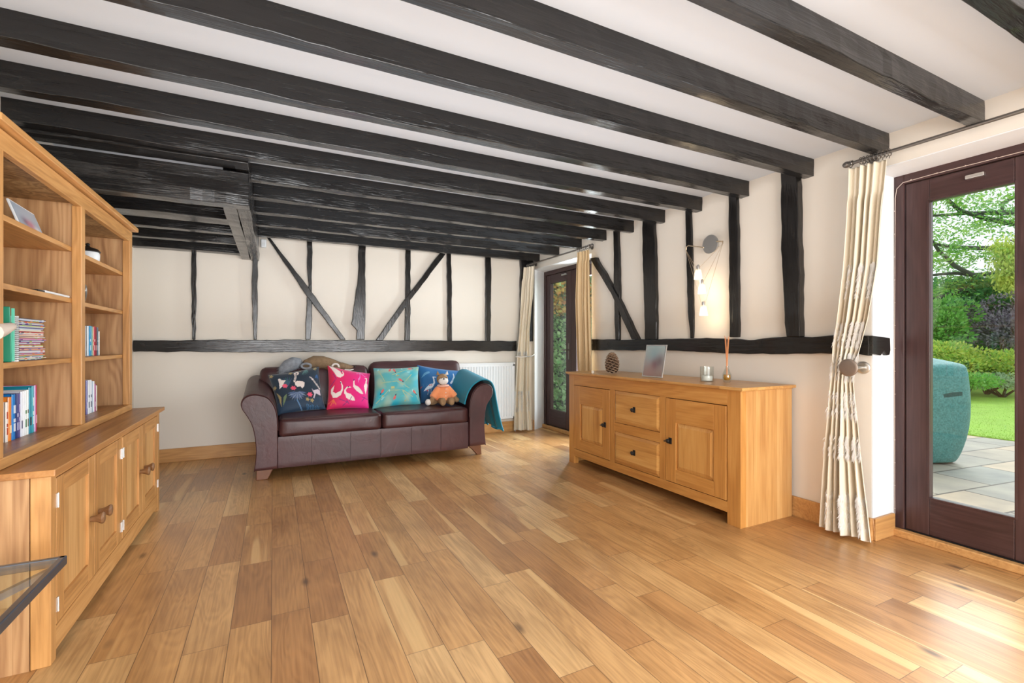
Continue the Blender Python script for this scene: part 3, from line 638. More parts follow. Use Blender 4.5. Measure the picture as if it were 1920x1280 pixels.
def piping(P, y):
    P = smoothp(P); return MB().tube([(x, y, z) for x, z in P], .0045, 6)
build(piping(AL[:-1], 4.398), 'piping', m_leather, sf, smooth=True); build(piping(AR[:-1], 4.398), 'piping', m_leather, sf, smooth=True)
def rbox(x0, x1, y0, y1, z0, z1, r=.04, puff=.015, n=18, seed=0, wr=.004):
    """soft cushion: rounded box with a crown"""
    mb = MB(); c = Vector(((x0+x1)/2, (y0+y1)/2, (z0+z1)/2)); hx, hy, hz = (x1-x0)/2, (y1-y0)/2, (z1-z0)/2
    bm = bmesh.new(); bmesh.ops.create_cube(bm, size=2); bmesh.ops.subdivide_edges(bm, edges=bm.edges, cuts=n, use_grid_fill=True)
    vs = []
    for v in bm.verts:
        p = v.co.copy(); q = Vector((p.x*hx, p.y*hy, p.z*hz))
        i_ = Vector((max(-hx+r, min(hx-r, q.x)), max(-hy+r, min(hy-r, q.y)), max(-hz+r, min(hz-r, q.z)))); d = q-i_
        if d.length > 1e-6: q = i_+d.normalized()*r
        ex = (1-(q.x/hx)**2)*(1-(q.y/hy)**2)
        q.z += puff*ex*(1 if q.z > 0 else -.4)
        q.y += -puff*.8*(1-(q.x/hx)**2)*(1-(q.z/hz)**2)*(1 if q.y < 0 else -1)
        nz = mnoise.noise(Vector((q.x*7+seed, q.y*5, q.z*9)))*wr; q += q.normalized()*nz
        vs.append(c+q)
    fs = [tuple(v.index for v in f.verts) for f in bm.faces]; bm.verts.index_update(); bm.free()
    mb.add(vs, fs); return mb
build(rbox(.034, 1.746, 4.425, 5.25, .075, .345, .012, 0, 10, 1, .003), 'seat_base', m_leather, sf, smooth=True)
for x in (.30, .62, .885, 1.17, 1.46): build(MB().box(x-.002, x+.002, 4.415, 4.424, .09, .33), 'seam', m_leather, sf)
build(rbox(.040, .890, 4.405, 5.02, .338, .492, .035, .014, 22, 3), 'seat_cushion', m_leather, sf, smooth=True)
build(rbox(.896, 1.742, 4.405, 5.02, .338, .492, .035, .014, 22, 5), 'seat_cushion', m_leather, sf, smooth=True)
for x0, x1 in ((.045, .885), (.901, 1.737)):
    build(MB().tube([(x0+.01, 4.60, .488), (x0+.004, 4.44, .484), (x0+.03, 4.412, .480), (x1-.03, 4.412, .480), (x1-.004, 4.44, .484), (x1-.01, 4.60, .488)], .004, 6), 'piping', m_leather, sf, smooth=True)
build(rbox(.03, 1.75, 5.12, 5.33, .10, .80, .05, 0, 10, 7), 'back_frame', m_leather, sf, smooth=True)
def tilt(mb, y0, ang):
    mb.v = [(x, y0+(y-y0)*math.cos(ang)+(z-.48)*math.sin(ang), .48+(z-.48)*math.cos(ang)-(y-y0)*math.sin(ang)) for x, y, z in mb.v]; return mb
build(tilt(rbox(-.11, .885, 4.99, 5.17, .47, .91, .06, .012, 22, 9, .010), 5.0, .16), 'back_cushion', m_leather, sf, smooth=True)
build(tilt(rbox(.900, 1.905, 4.99, 5.17, .47, .945, .06, .012, 22, 11, .010), 5.0, .16), 'back_cushion', m_leather, sf, smooth=True)
for sx, x0, yy in ((-1, -.125, 4.42), (1, 1.895, 4.44), (-1, -.115, 5.2), (1, 1.885, 5.2)):
    zt_ = .082 if yy < 5 else .10
    a = [(x0, yy, 0), (x0-sx*.085, yy, 0), (x0-sx*.125, yy, zt_), (x0-sx*.004, yy, zt_)]
    if sx > 0: a = [(x0, yy, 0), (x0-.045, yy, 0), (x0-.10, yy, .06), (x0-.145, yy, .10), (x0-.01, yy, .10)]
    build(MB().prism(a, (0, .055, 0)), 'leg', m_legw, sf, bevel=.004)
sf.rotation_euler = (0, 0, 0)

# ------------------------------------------------------------------ scatter cushions with printed velvet
class Paint:
    def __init__(s, n, bg): s.n = n; u, v = np.meshgrid(np.linspace(0, 1, n), np.linspace(0, 1, n)); s.u, s.v = u, v; s.c = np.array([[bg(a, b) for a in np.linspace(0, 1, n)] for b in np.linspace(0, 1, n)])
    def frame(s, o, tl, tr, bl): s.o = np.array(tl, float); s.A = np.linalg.inv(np.array([np.array(tr)-np.array(tl), np.array(bl)-np.array(tl)], float).T)
    def T(s, p): a = s.A @ (np.array(p, float)-s.o); return a[0], 1-a[1]
    def poly(s, pts, col, al=1):
        P = [s.T(p) for p in pts]; ins = np.zeros_like(s.u, bool)
        for (x1, y1), (x2, y2) in zip(P, P[1:]+P[:1]):
            if y1 == y2: continue
            c = ((y1 > s.v) != (y2 > s.v)) & (s.u < (x2-x1)*(s.v-y1)/(y2-y1)+x1); ins ^= c
        s.c[ins] = s.c[ins]*(1-al)+np.array(col)*al
    def line(s, pts, wd, col, w2=None, dash=None):
        P = [s.T(p) for p in pts]; m = len(P)-1; tot = 0
        for k, ((x1, y1), (x2, y2)) in enumerate(zip(P, P[1:])):
            dx, dy = x2-x1, y2-y1; L2 = dx*dx+dy*dy+1e-12; t = np.clip(((s.u-x1)*dx+(s.v-y1)*dy)/L2, 0, 1)
            d = np.hypot(s.u-x1-t*dx, s.v-y1-t*dy); ww = wd if w2 is None else wd+(w2-wd)*((k+t)/m)
            ok = d < ww
            if dash: ok &= ((tot+t*math.sqrt(L2))/dash % 1) < .55
            s.c[ok] = col; tot += math.sqrt(L2)
    def leaf(s, a, b, wd, col):
        a, b = np.array(a, float), np.array(b, float); d = b-a; n = np.array([-d[1], d[0]])/np.hypot(*d)*wd
        s.poly([a, a+d*.3+n, a+d*.6+n*.8, b, a+d*.6-n*.8, a+d*.3-n], col)
def cushion(name, label, TL, TR, BL, BR, paint, th=.055, backc=(.1, .1, .1), tilt_n=1):
    n = paint.n; TL, TR, BL, BR = map(Vector, (TL, TR, BL, BR)); nrm = (TR-TL).cross(BL-TL).normalized()
    if nrm.y > 0: nrm = -nrm
    mb = MB(); pts = []
    def P(u, v, side):
        # edges bow inwards so that the corners stand out
        uu = u+(.5-u)*.07*(1-(2*v-1)**2)*abs(2*u-1); vv = v+(.5-v)*.07*(1-(2*u-1)**2)*abs(2*v-1)
        p = (BL.lerp(BR, uu)).lerp(TL.lerp(TR, uu), vv)
        e = max(0, (1-(2*u-1)**4)*(1-(2*v-1)**4))**.55
        return p+nrm*side*(th*e)+nrm*mnoise.noise(Vector((u*4+TL.x*7, v*4, side)))*.006*e
    f = [P(i/(n-1), j/(n-1), 1) for j in range(n) for i in range(n)]
    mb.grid(f, n, n); cols = [tuple(c) for c in paint.c.reshape(-1, 3)]
    b = [P(i/(n-1), j/(n-1), -1) for j in range(n) for i in range(n)]; mb.grid(b, n, n); cols += [backc]*(n*n)
    o = build(mb, name, m_print, smooth=True, cols=cols, tidy=False)
    return tag(o, label, 'cushion', 'printed velvet cushions on the sofa')
W = srgb(238,222,214)
NP = 110
p = Paint(NP, lambda u, v: tuple(Vector(srgb(215,15,70)).lerp(Vector(srgb(235,0,130)), min(1, u*1.3))))
p.frame(0, (1080,235), (1785,350), (1075,945))
p.poly([(1095,235), (1160,255), (1270,350), (1290,400), (1330,395), (1325,430), (1270,465), (1210,450), (1180,400)], W); p.line([(1300,430), (1320,390), (1305,350), (1285,345)], .014, W, .008)
p.line([(1275,540), (1300,610), (1300,680)], .010, W, .02); p.poly([(1110,700), (1115,640), (1165,590), (1145,690), (1190,725), (1270,700), (1300,640), (1308,700), (1280,770), (1220,800), (1150,790)], W)
p.line([(1440,650), (1385,645), (1348,690), (1350,750)], .010, W, .022); p.poly([(1338,730), (1355,690), (1375,740), (1440,770), (1500,840), (1520,905), (1440,885), (1370,830)], W)
p.line([(1495,520), (1492,580), (1500,640)], .009, W, .025); p.poly([(1490,600), (1515,615), (1580,660), (1640,740), (1665,800), (1620,790), (1540,725), (1495,670)], W)
p.line([(1690,490), (1718,485), (1722,520), (1715,580)], .009, W, .02); p.poly([(1690,600), (1715,565), (1748,610), (1742,690), (1710,800), (1690,720), (1675,640)], W)
VI = srgb(130,30,110)
for a, b in (((1600,380), (1540,380)), ((1610,370), (1690,460)), ((1600,370), (1590,520)), ((1570,560), (1575,480))): p.line([a, b], .006, srgb(225,150,215))
for a, b in (((1400,900), (1330,950)), ((1430,890), (1460,820)), ((1250,830), (1380,900)), ((1380,870), (1420,940)), ((1700,850), (1640,930)), ((1640,850), (1750,900)), ((1150,400), (1200,490)), ((1100,600), (1180,500))): p.line([a, b], .008, VI)
for a in ((1090,860), (1130,900), (1170,880), (1210,910)): p.line([(1160,820), a], .008, srgb(235,110,60))
for a in ((1270,560), (1490,520), (1400,640), (1290,350)): p.poly([(a[0]-10, a[1]-12), (a[0]+12, a[1]-8), (a[0]+8, a[1]+12), (a[0]-10, a[1]+10)], srgb(60,30,90))
# dark jungle print
q = Paint(NP, lambda u, v: srgb(18,40,58) if v > .25 else srgb(20,50,75))
q.frame(0, (110,385), (945,245), (270,1010))
TE, GO, LG, PK = srgb(35,95,95), srgb(165,145,95), srgb(120,135,160), srgb(235,80,110)
for k in range(9): a = -PI*.9+k*.22; q.leaf((420,620), (420+170*math.cos(a), 620+190*math.sin(a)), 12, TE if k % 2 else srgb(60,75,110))
for k in range(11): a = .05+k*.29; q.leaf((590,680), (590+170*math.cos(a), 680+140*math.sin(a)), 17, LG if k % 2 else srgb(75,95,130))
for k in range(7): q.leaf((330,900-20*k), (270-8*k, 760-12*k), 8, GO); q.leaf((350,900-20*k), (420, 740-5*k), 7, srgb(110,130,90))
q.line([(600,800), (650,880), (690,950)], .012, srgb(90,130,170))
q.poly([(265,480), (300,470), (330,500), (400,500), (370,540), (340,600), (290,640), (285,540)], W); q.poly([(550,530), (590,505), (680,510), (720,530), (715,580), (680,620), (650,590), (600,600), (560,570)], W)
q.poly([(850,610), (885,640), (960,610), (1010,620), (1020,700), (990,690), (930,680), (900,760), (880,750), (900,690), (870,650)], srgb(205,190,200))
q.line([(545,510), (560,430), (540,380), (575,350), (600,370), (590,400)], .022, W, .018, .022); q.line([(1000,590), (930,530), (860,470), (800,430)], .02, W, .014, .022)
for c in ((385,590), (530,620), (820,705)):
    for k in range(6): a = k*PI/3; q.leaf(c, (c[0]+55*math.cos(a), c[1]+38*math.sin(a)), 16, PK)
for c in ((780,780), (860,790), (470,370), (620,310), (160,420), (200,620), (880,290)):
    for k in range(5): a = k*2*PI/5; q.leaf(c, (c[0]+42*math.cos(a), c[1]+36*math.sin(a)), 11, GO)
for k in range(8): q.line([(780+28*k, 940), (770+30*k, 850+8*(k % 3))], .005, srgb(60,120,165))
for k in range(5): q.leaf((720,280), (660+30*k, 420-10*k), 10, srgb(70,120,120)); q.leaf((930,380), (900+20*k, 460), 7, srgb(30,85,140))
# pale teal print
def tb(u, v):
    a = Vector(srgb(120,170,150)); b = Vector(srgb(20,170,190)); k = mnoise.noise(Vector((u*3.5, v*3.5, 4)))*.9+.35+.35*u; c = a.lerp(b, max(0, min(1, k)))
    k2 = mnoise.noise(Vector((u*5, v*5, 9))); return tuple(c.lerp(Vector(srgb(175,195,170)), max(0, min(.6, k2))))
r_ = Paint(NP, tb); r_.frame(0, (75,215), (680,195), (62,745))
for k, (a, b) in enumerate((((100,690), (250,540)), ((250,540), (430,545)), ((430,545), (560,640)), ((150,440), (360,420)), ((360,420), (520,520)), ((300,330), (480,260)), ((480,260), (610,230)), ((560,330), (470,430)), ((120,260), (200,420)), ((430,560), (500,690)), ((600,560), (640,680)))):
    r_.line([a, b], .010, srgb(170,185,140), .006)
for k in range(26):
    x, y = random.uniform(110, 640), random.uniform(230, 680); a = random.uniform(0, 2*PI); r_.leaf((x, y), (x+55*math.cos(a), y+40*math.sin(a)), 9, random.choice([srgb(150,215,215), srgb(70,185,190), srgb(165,170,120)]))
RB = srgb(215,95,90)
for x, y, a in ((280,250,-1), (335,260,1.2), (550,235,.1), (165,550,2.2), (410,410,.6), (325,640,-1.2), (590,575,.9)):
    r_.leaf((x-38*math.cos(a), y-38*math.sin(a)), (x+40*math.cos(a), y+40*math.sin(a)), 16, RB); r_.leaf((x+20*math.cos(a), y+20*math.sin(a)), (x+52*math.cos(a), y+52*math.sin(a)), 9, srgb(50,50,80))
r_.poly([(280,490), (325,490), (325,520), (280,520)], srgb(190,185,120))
# deep blue print
b_ = Paint(NP, lambda u, v: tuple(Vector(srgb(8,75,120)).lerp(Vector(srgb(5,105,170)), min(1, v*.8+u*.3))))
b_.frame(0, (655,175), (1225,240), (680,690)); PB = srgb(205,215,225)
b_.line([(885,365), (845,360), (860,400), (868,440), (845,480)], .009, PB, .024); b_.poly([(710,540), (745,500), (800,455), (850,450), (865,480), (840,510), (790,520), (740,535)], PB)
b_.line([(790,520), (775,590)], .006, PB); b_.line([(820,515), (830,590)], .006, PB)
b_.poly([(680,360), (720,300), (760,280), (800,275), (800,300), (750,320), (700,350)], srgb(90,150,190))
b_.line([(1130,310), (1150,360), (1140,420), (1125,450)], .012, PB, .03); b_.line([(1215,250), (1180,340), (1140,420)], .010, srgb(120,190,220))
for x, y in ((680,480), (800,470), (825,470), (770,540)): b_.leaf((x-12, y+10), (x+12, y-12), 7, srgb(200,70,80))
for k in range(10): x, y = random.uniform(670, 880), random.uniform(480, 670); b_.line([(x, y), (x+random.uniform(-25, 25), y-45)], .005, srgb(70,120,165))
cushion('scatter_cushion', 'blue velvet cushion with pale heron, behind the toy fox', onY(782,684,5.04), onY(863,695,5.02), onY(788,758,4.87), onY(850,758,4.87), b_, .06, srgb(5,70,120))
cushion('scatter_cushion', 'dark navy cushion with lemurs and jungle leaves', onY(502,703,4.96), onY(598,687,4.97), onY(521,779,4.76), onY(611,767,4.76), q, .06, srgb(18,40,58))
cushion('scatter_cushion', 'hot pink cushion printed with white cranes', onY(614,685,4.95), onY(694,700,4.95), onY(612,769,4.76), onY(692,766,4.76), p, .06, srgb(215,15,90))
cushion('scatter_cushion', 'pale turquoise cushion with small red birds', onY(700,690,4.95), onY(785,687,4.95), onY(698,767,4.76), onY(789,758,4.76), r_, .06, srgb(60,150,150))

# ------------------------------------------------------------------ teal throw over the right arm
def throw():
    path = [(1.715, .505), (1.728, .56), (1.75, .62), (1.79, .680), (1.84, .720), (1.90, .745), (1.95, .742), (2.005, .705), (2.025, .640), (2.035, .56), (2.05, .46), (2.07, .36), (2.09, .27), (2.10, .235)]
    path = smoothp(path, 3); n = len(path); ys = [4.44+.58*i/40 for i in range(41)]; pts = []
    for j, y in enumerate(ys):
        for i, (x, z) in enumerate(path):
            s = i/(n-1); k = max(0, s-.55)/.45
            rip = math.sin(j*.55+1)*.5+math.sin(j*.23+2.2+s*2)*.5
            zr = max(0, y-4.42)*.115*max(0, (z-.35)/.35)
            pts.append((x+.022*rip*k+(.012 if s > .45 else -.004), y+.05*k*(1 if j < 20 else -1)*(-1)+(0 if s > .1 else 0), z+zr+.012+(.012*math.sin(j*.35) if s > .95 else 0)))
    return MB().grid(pts, n, len(ys)), pts, n, len(ys)
mb, pts, n_, m_ = throw()
th_ = thing('throw_blanket', 'teal velvet throw draped over the right sofa arm', 'blanket', (1.9, 4.7, .24))
build(mb, 'cloth', m_throw, th_, smooth=True, solid=.012)
fr = MB()
for j in range(0, m_): fr.ball(Vector(pts[j*n_+n_-1])+Vector((0, 0, -.014)), .011, 8)
build(fr, 'pompom_fringe', m_throw, th_, smooth=True)

# ------------------------------------------------------------------ soft toys
FX = plain('fox_fur_brown', (.33, .20, .10), .95, scale=40, var=.35, bmp=.6, bscale=220)
FW = plain('white_plush', (.82, .77, .72), .95, scale=40, var=.1, bmp=.6, bscale=220)
FO = fabric('orange_jacket', (.85, .30, .12), .85, .3, var=.1); FD = plain('dark_brown_plush', (.14, .07, .035), .95, bmp=.6, bscale=220)
fox = thing('toy_fox', 'plush fox in an orange jacket sitting on the sofa', 'soft toy', (1.55, 4.62, .505))
mb = MB(); fx, fy = 1.55, 4.64
mb.ball((fx, fy, .60), (.060, .052, .085)); mb.ball((fx-.01, fy-.01, .765), (.060, .052, .056)); mb.ball((fx-.005, fy, .69), (.03, .03, .04))
for s in (-1, 1):
    mb.tube([(fx+s*.03, fy, .56), (fx+s*.04, fy-.07, .545), (fx+s*.045, fy-.115, .54)], [.036, .032, .030], 12); mb.ball((fx+s*.045, fy-.135, .548), (.034, .026, .042))
    mb.tube([(fx+s*.05, fy, .66), (fx+s*.09, fy-.015, .61), (fx+s*.125, fy-.03, .565)], [.028, .026, .022], 12); mb.ball((fx+s*.135, fy-.035, .548), (.030, .026, .026))
body = build(mb, 'body', FX, fox, remesh=.006)
plabel(build(MB().ball((fx-.008, fy-.038, .748), (.052, .036, .040)), 'muzzle', FW, fox, smooth=True), 'white plush muzzle')
for s in (-1, 1):
    e = MB(); c = Vector((fx-.01+s*.045, fy-.005, .805)); e.prism([c+Vector((-.020, 0, 0)), c+Vector((.020, 0, 0)), c+Vector((s*.008, 0, .046))], (0, -.014, 0)); build(e, 'ear', FW if s > 0 else FX, fox, bevel=.006)
    plabel(build(MB().ball((fx-.01+s*.026, fy-.056, .778), .0055, 8), 'eye', m_black, fox, smooth=True), 'small black eye')
plabel(build(MB().ball((fx-.014, fy-.072, .770), (.010, .007, .007), 8), 'nose', m_black, fox, smooth=True), 'dark nose')
mb = MB(); mb.ball((fx, fy, .62), (.072, .063, .080)); mb.tube([(fx, fy, .55), (fx, fy, .60)], [.082, .07], 16)
for s in (-1, 1): mb.tube([(fx+s*.045, fy, .675), (fx+s*.085, fy-.014, .625), (fx+s*.118, fy-.028, .582)], [.033, .036, .037], 12)
build(mb, 'jacket', FO, fox, remesh=.006)
mb = MB(); mb.tube([(fx+.07*math.cos(a)*.75-.002, fy+.05*math.sin(a)-.012, .698) for a in [2*PI*i/16 for i in range(17)]], .010, 8); build(mb, 'collar', fabric('peach_collar', (.88, .48, .36), .85), fox, smooth=True)
mb = MB()
for z in (.665, .63, .595): mb.ball((fx+.008, fy-.067, z), (.006, .004, .006), 8)
build(mb, 'buttons', fabric('peach_button', (.9, .6, .5)), fox)
tl = build(MB().tube([(fx-.04, fy+.03, .54), (fx-.09, fy+.01, .535), (fx-.13, fy-.01, .54), (fx-.155, fy-.03, .545)], [.02, .03, .034, .02], 12), 'tail', FX, fox, smooth=True)
plabel(build(MB().ball((fx-.168, fy-.04, .540), (.030, .026, .032)), 'tail_tip', FW, tl, smooth=True), 'white tail tip')
# long plush on the backrest
lg = thing('toy_squirrel', 'long brown plush animal with grey bushy tail lying along the sofa back', 'soft toy', (.4, 5.08, .9))
PZ = lambda u, v, y=5.08: onY(u, v, y)
mb = MB(); ctr = [PZ(566,692), PZ(575,684), PZ(590,679), PZ(605,679), PZ(622,682), PZ(636,686), PZ(648,688), PZ(658,689), PZ(664,689)]
mb.tube(ctr, [.02, .055, .066, .064, .052, .042, .038, .026, .012], 16); mb.ball(PZ(640,686, 5.06), (.055, .045, .038)); mb.ball(PZ(632,690, 5.01), (.030, .03, .022))
mb.tube([PZ(612,688), PZ(622,691, 5.01), PZ(630,690, 5.00)], [.03, .022, .018], 10)
build(mb, 'body', plain('olive_brown_plush', (.26, .17, .095), .95, scale=30, var=.4, bmp=.7, bscale=180), lg, remesh=.007)
m_grey = plain('grey_fur', (.27, .29, .32), .95, scale=35, var=.45, bmp=.8, bscale=160)
mb = MB(); tc_ = [PZ(524,702, 5.01), PZ(530,694, 5.03), PZ(540,686, 5.05), PZ(551,681, 5.07), PZ(562,681, 5.07), PZ(566,684, 5.07)]; mb.tube(tc_, [.012, .045, .062, .066, .050, .02], 16)
tl = build(mb, 'tail', m_grey, lg, remesh=.007)
mb = MB()
for k in range(900):
    i = random.uniform(.6, 4.6); a = tc_[int(i)].lerp(tc_[min(5, int(i)+1)], i % 1); rr = [.012, .045, .062, .066, .050, .02]; r = rr[int(i)]*(1-i % 1)+rr[min(5, int(i)+1)]*(i % 1)
    d = Vector((random.gauss(0, 1), random.gauss(0, 1), random.gauss(0, 1))).normalized(); b = a+d*r*.92; t_ = Vector((random.gauss(0, 1), random.gauss(0, 1), random.gauss(0, 1))).cross(d).normalized()*.0016
    e = b+d*.012+(tc_[0]-tc_[3]).normalized()*.014; mb.add([b-t_, b+t_, e], [(0, 1, 2)])
build(mb, 'fur', m_grey, tl, tidy=False)
mb = MB(); ring = [PZ(574+9*math.cos(a), 686+4.6*math.sin(a), 4.985) for a in [2*PI*i/16 for i in range(17)]]; mb.tube(ring, .011, 8); plabel(build(mb, 'hind_paw', m_grey, lg, smooth=True), 'grey curled hind paw')
mb = MB(); mb.tube([PZ(629+6*math.cos(a), 686.5+4.5*math.sin(a), 5.00) for a in [PI+PI*1.4*i/10 for i in range(11)]], .010, 8); plabel(build(mb, 'ear', FW, lg, smooth=True), 'pale ear')
plabel(build(MB().ball(PZ(665,687.5, 5.07), .011, 8), 'nose', m_black, lg, smooth=True), 'dark nose')
plabel(build(MB().tube([PZ(646,693, 5.03), PZ(656,694, 5.03), PZ(663,692, 5.03)], [.008, .009, .004], 8), 'lower_jaw', FW, lg, smooth=True), 'pale lower jaw')

# ------------------------------------------------------------------ radiator
rd = thing('radiator', 'white ribbed panel radiator on the back wall behind the sofa', 'radiator', (2.2, 5.42, .17))
mb = MB(); x0r, x1r, zr0, zr1 = 1.55, 2.755, .175, .870
prof = []; x = x0r+.02; 
while x < x1r-.03: prof += [(x, 0), (x+.006, -.010), (x+.023, -.010), (x+.029, 0)]; x += .0368
pts = [(px_, 5.395+py_, z) for z in (zr0+.03, zr1-.03) for px_, py_ in prof]; mb.grid(pts, len(prof), 2)
build(mb, 'ribbed_front', m_white, rd, solid=.002)
build(MB().box(x0r, x1r, 5.396, 5.40, zr0, zr1).box(x0r, x1r, 5.386, 5.398, zr0, zr0+.03).box(x0r, x1r, 5.386, 5.398, zr1-.03, zr1).box(x0r, x0r+.02, 5.386, 5.398, zr0, zr1).box(x1r-.022, x1r, 5.386, 5.398, zr0, zr1).box(x0r, x1r, 5.40, 5.462, zr0+.02, zr1-.01), 'panel', m_white, rd, bevel=.002)
build(MB().box(x0r-.005, x1r+.006, 5.383, 5.46, zr1, zr1+.016), 'top_grille', m_white, rd, bevel=.003)
v_ = MB().lathe([(.015, 0), (.02, .01), (.022, .05), (.017, .075)], (x1r+.03, 5.43, .235), 16); v_.tube([(x1r, 5.43, .215), (x1r+.03, 5.43, .215), (x1r+.03, 5.43, 0)], .008, 8); plabel(build(v_, 'valve', plain('grey_valve', (.45, .46, .47), .4), rd, smooth=True), 'grey thermostatic valve and pipe')

# ------------------------------------------------------------------ sideboard
sb = thing('sideboard', 'honey coloured wooden sideboard with two doors and two drawers', 'sideboard', (2.78, 2.88, 0))
a0, a1, xf, xb, zt = 1.938, 3.800, 2.53, 3.025, .832
build(MB().box(xf+.05, xb, a0, a0+.022, 0, zt), 'side_panel', m_sbside, sb, bevel=.001)
build(MB().box(xf+.05, xb, a1-.022, a1, 0, zt), 'side_panel', m_sbside, sb, bevel=.001)
build(MB().box(xf, xf+.05, a0, a0+.096, 0, zt), 'front_leg', m_sbZ, sb, bevel=.002); build(MB().box(xf, xf+.05, a1-.085, a1, 0, zt), 'front_leg', m_sbZ, sb, bevel=.002)
build(MB().box(xf, xf+.025, a0+.096, a1-.085, .738, zt), 'top_rail', m_sbY, sb, bevel=.001)
build(MB().box(xf, xf+.025, a0+.096, a1-.085, .072, .138), 'bottom_rail', m_sbY, sb, bevel=.001)
for q0 in (2.553, 3.130): build(MB().box(xf, xf+.025, q0, q0+.057, .138, .738), 'mullion', m_sbZ, sb, bevel=.001)
build(MB().box(xf, xf+.025, 2.610, 3.130, .398, .472), 'drawer_rail', m_sbY, sb, bevel=.001)
build(MB().box(xf+.025, xb-.02, a0+.02, a1-.02, .08, .10), 'floor_board', m_sbY, sb); build(MB().box(xb-.02, xb-.005, a0+.02, a1-.02, .05, .83), 'back_board', m_sbY, sb)
mb = MB(); mb.box(xf-.022, xb+.002, a0-.028, a1+.03, zt+.006, .857); mb.box(xf-.010, xb, a0-.012, a1+.012, zt, zt+.006); build(mb, 'top', m_sbtop, sb, bevel=.005)
def frustum(y0, y1, z0, z1, xo, inset, rise):
    mb = MB(); P = [(xo, y0, z0), (xo, y1, z0), (xo, y1, z1), (xo, y0, z1)]; Q = [(xo-rise, y0+inset, z0+inset), (xo-rise, y1-inset, z0+inset), (xo-rise, y1-inset, z1-inset), (xo-rise, y0+inset, z1-inset)]
    R = [(xo+.012, a[1], a[2]) for a in P]; mb.add(P+Q+R, [(4, 5, 6, 7)]+[(i, (i+1) % 4, 4+(i+1) % 4, 4+i) for i in range(4)]+[(i, 8+i, 8+(i+1) % 4, (i+1) % 4) for i in range(4)]+[(11, 10, 9, 8)]); return mb
def knob(y, z, par, key):
    mb = MB().box(xf-.006, xf-.002, y-.014, y+.014, z-.022, z+.022); mb.tube([(xf-.005, y, z), (xf-.024, y, z)], .006, 10); mb.ball((xf-.028, y, z), (.010, .016, .016), 10)
    if key: mb.obox((xf-.020, y, z+.001), (.002, .028, 0), (.002, 0, .0), (0, .0, .007)); mb.tube([(xf-.018, y-.004, z), (xf-.024, y+.040, z-.006)], .0045, 8)
    return plabel(build(mb, 'pull', m_black, par), 'black iron latch' if key else 'black iron drawer knob')
def sdoor(y0, y1, ky):
    z0, z1 = .143, .733; st = .095
    d = build(frustum(y0+st, y1-st, z0+st, z1-.165, xf+.010, .028, .012), 'door', m_sbpanel, sb)
    mb = MB(); x0, x1 = xf-.003, xf+.02
    for q0 in (y0, y1-st): build(MB().box(x0, x1, q0, q0+st, z0, z1), 'stile', m_sbZ, d, bevel=.002)
    build(MB().box(x0, x1, y0+st, y1-st, z0, z0+st), 'lower_rail', m_sbY, d, bevel=.002); build(MB().box(x0, x1, y0+st, y1-st, z1-.165, z1), 'upper_rail', m_sbY, d, bevel=.002)
    knob(ky, .432, d, True)
sdoor(2.040, 2.549, 2.505); sdoor(3.190, 3.711, 3.250)
for z0, z1 in ((.142, .395), (.475, .735)):
    d = build(MB().box(xf+.004, xf+.02, 2.614, 3.126, z0, z1), 'drawer', m_sbdraw, sb, bevel=.001)
    build(frustum(2.616, 3.124, z0+.002, z1-.002, xf+.004, .022, .009), 'drawer_front', m_sbdraw, d); knob(2.882, (z0+z1)/2, d, False)
ZS = .8572
# pine cone
mb = MB(); pc = Vector((2.70, 3.37, ZS)); hgt, rad = .175, .062; mb.ball(pc+Vector((0, 0, hgt*.46)), (rad*.55, rad*.55, hgt*.44))
core = build(mb, 'core', plain('cone_core', (.06, .03, .015), .8), ORG and thing('pine_cone', 'large open pine cone on the left of the sideboard', 'pine cone', pc), smooth=True); cone = core.parent
mb = MB(); n = 100
for k in range(n):
    s = (k+.5)/n; a = k*2.39996; z = .012+hgt*.93*s; r = rad*(math.sin(PI*(.16+.80*s))**.62); c = pc+Vector((0, 0, z))
    d = Vector((math.cos(a), math.sin(a), .05+1.3*(s**2.2))).normalized(); tn = Vector((-math.sin(a), math.cos(a), 0)); up = d.cross(tn)*-1
    wd = .021*(1-.45*s)+.003; L0, L1 = r*.45, r*1.08
    P = [c+d*L0-tn*wd*.5, c+d*L0+tn*wd*.5, c+d*L1*.85+tn*wd, c+d*L1+tn*wd*.3+up*.009, c+d*L1-tn*wd*.3+up*.009, c+d*L1*.85-tn*wd]
    mb.prism(P, -up*.005); mb.c += [(.13, .065, .03)]*2+[(.30, .17, .09), (.62, .44, .29), (.62, .44, .29), (.30, .17, .09)]+[(.10, .05, .025)]*6
build(mb, 'scales', painted('cone_scales', .7), cone, tidy=True)
# photo frame on sideboard
f0 = onZ(1222, 707, ZS); c_ = (onZ(1203,706,ZS)+onZ(1243,709,ZS))/2
ux = (onZ(1203,706,ZS)-onZ(1243,709,ZS)); ux.z = 0; L_ = ux.length
uxd = -ux.normalized(); nn = uxd.cross(Vector((0,0,1)))
if nn.x > 0: uxd = -uxd; nn = -nn
picture_frame('silver framed blurred photo standing on the sideboard', (c_.x, c_.y, ZS+.001), uxd, Vector((0, 0, 1))-nn*.22, .205, .262,
   blobcol((srgb(150,125,115), srgb(165,180,180)), [(.45, .72, .3, srgb(140,165,170), .9), (.55, .38, .22, srgb(115,80,88), .8), (.8, .5, .2, srgb(105,85,90), .7), (.3, .1, .3, srgb(160,125,120), .6)]), .010, m_steel, strut=.09)
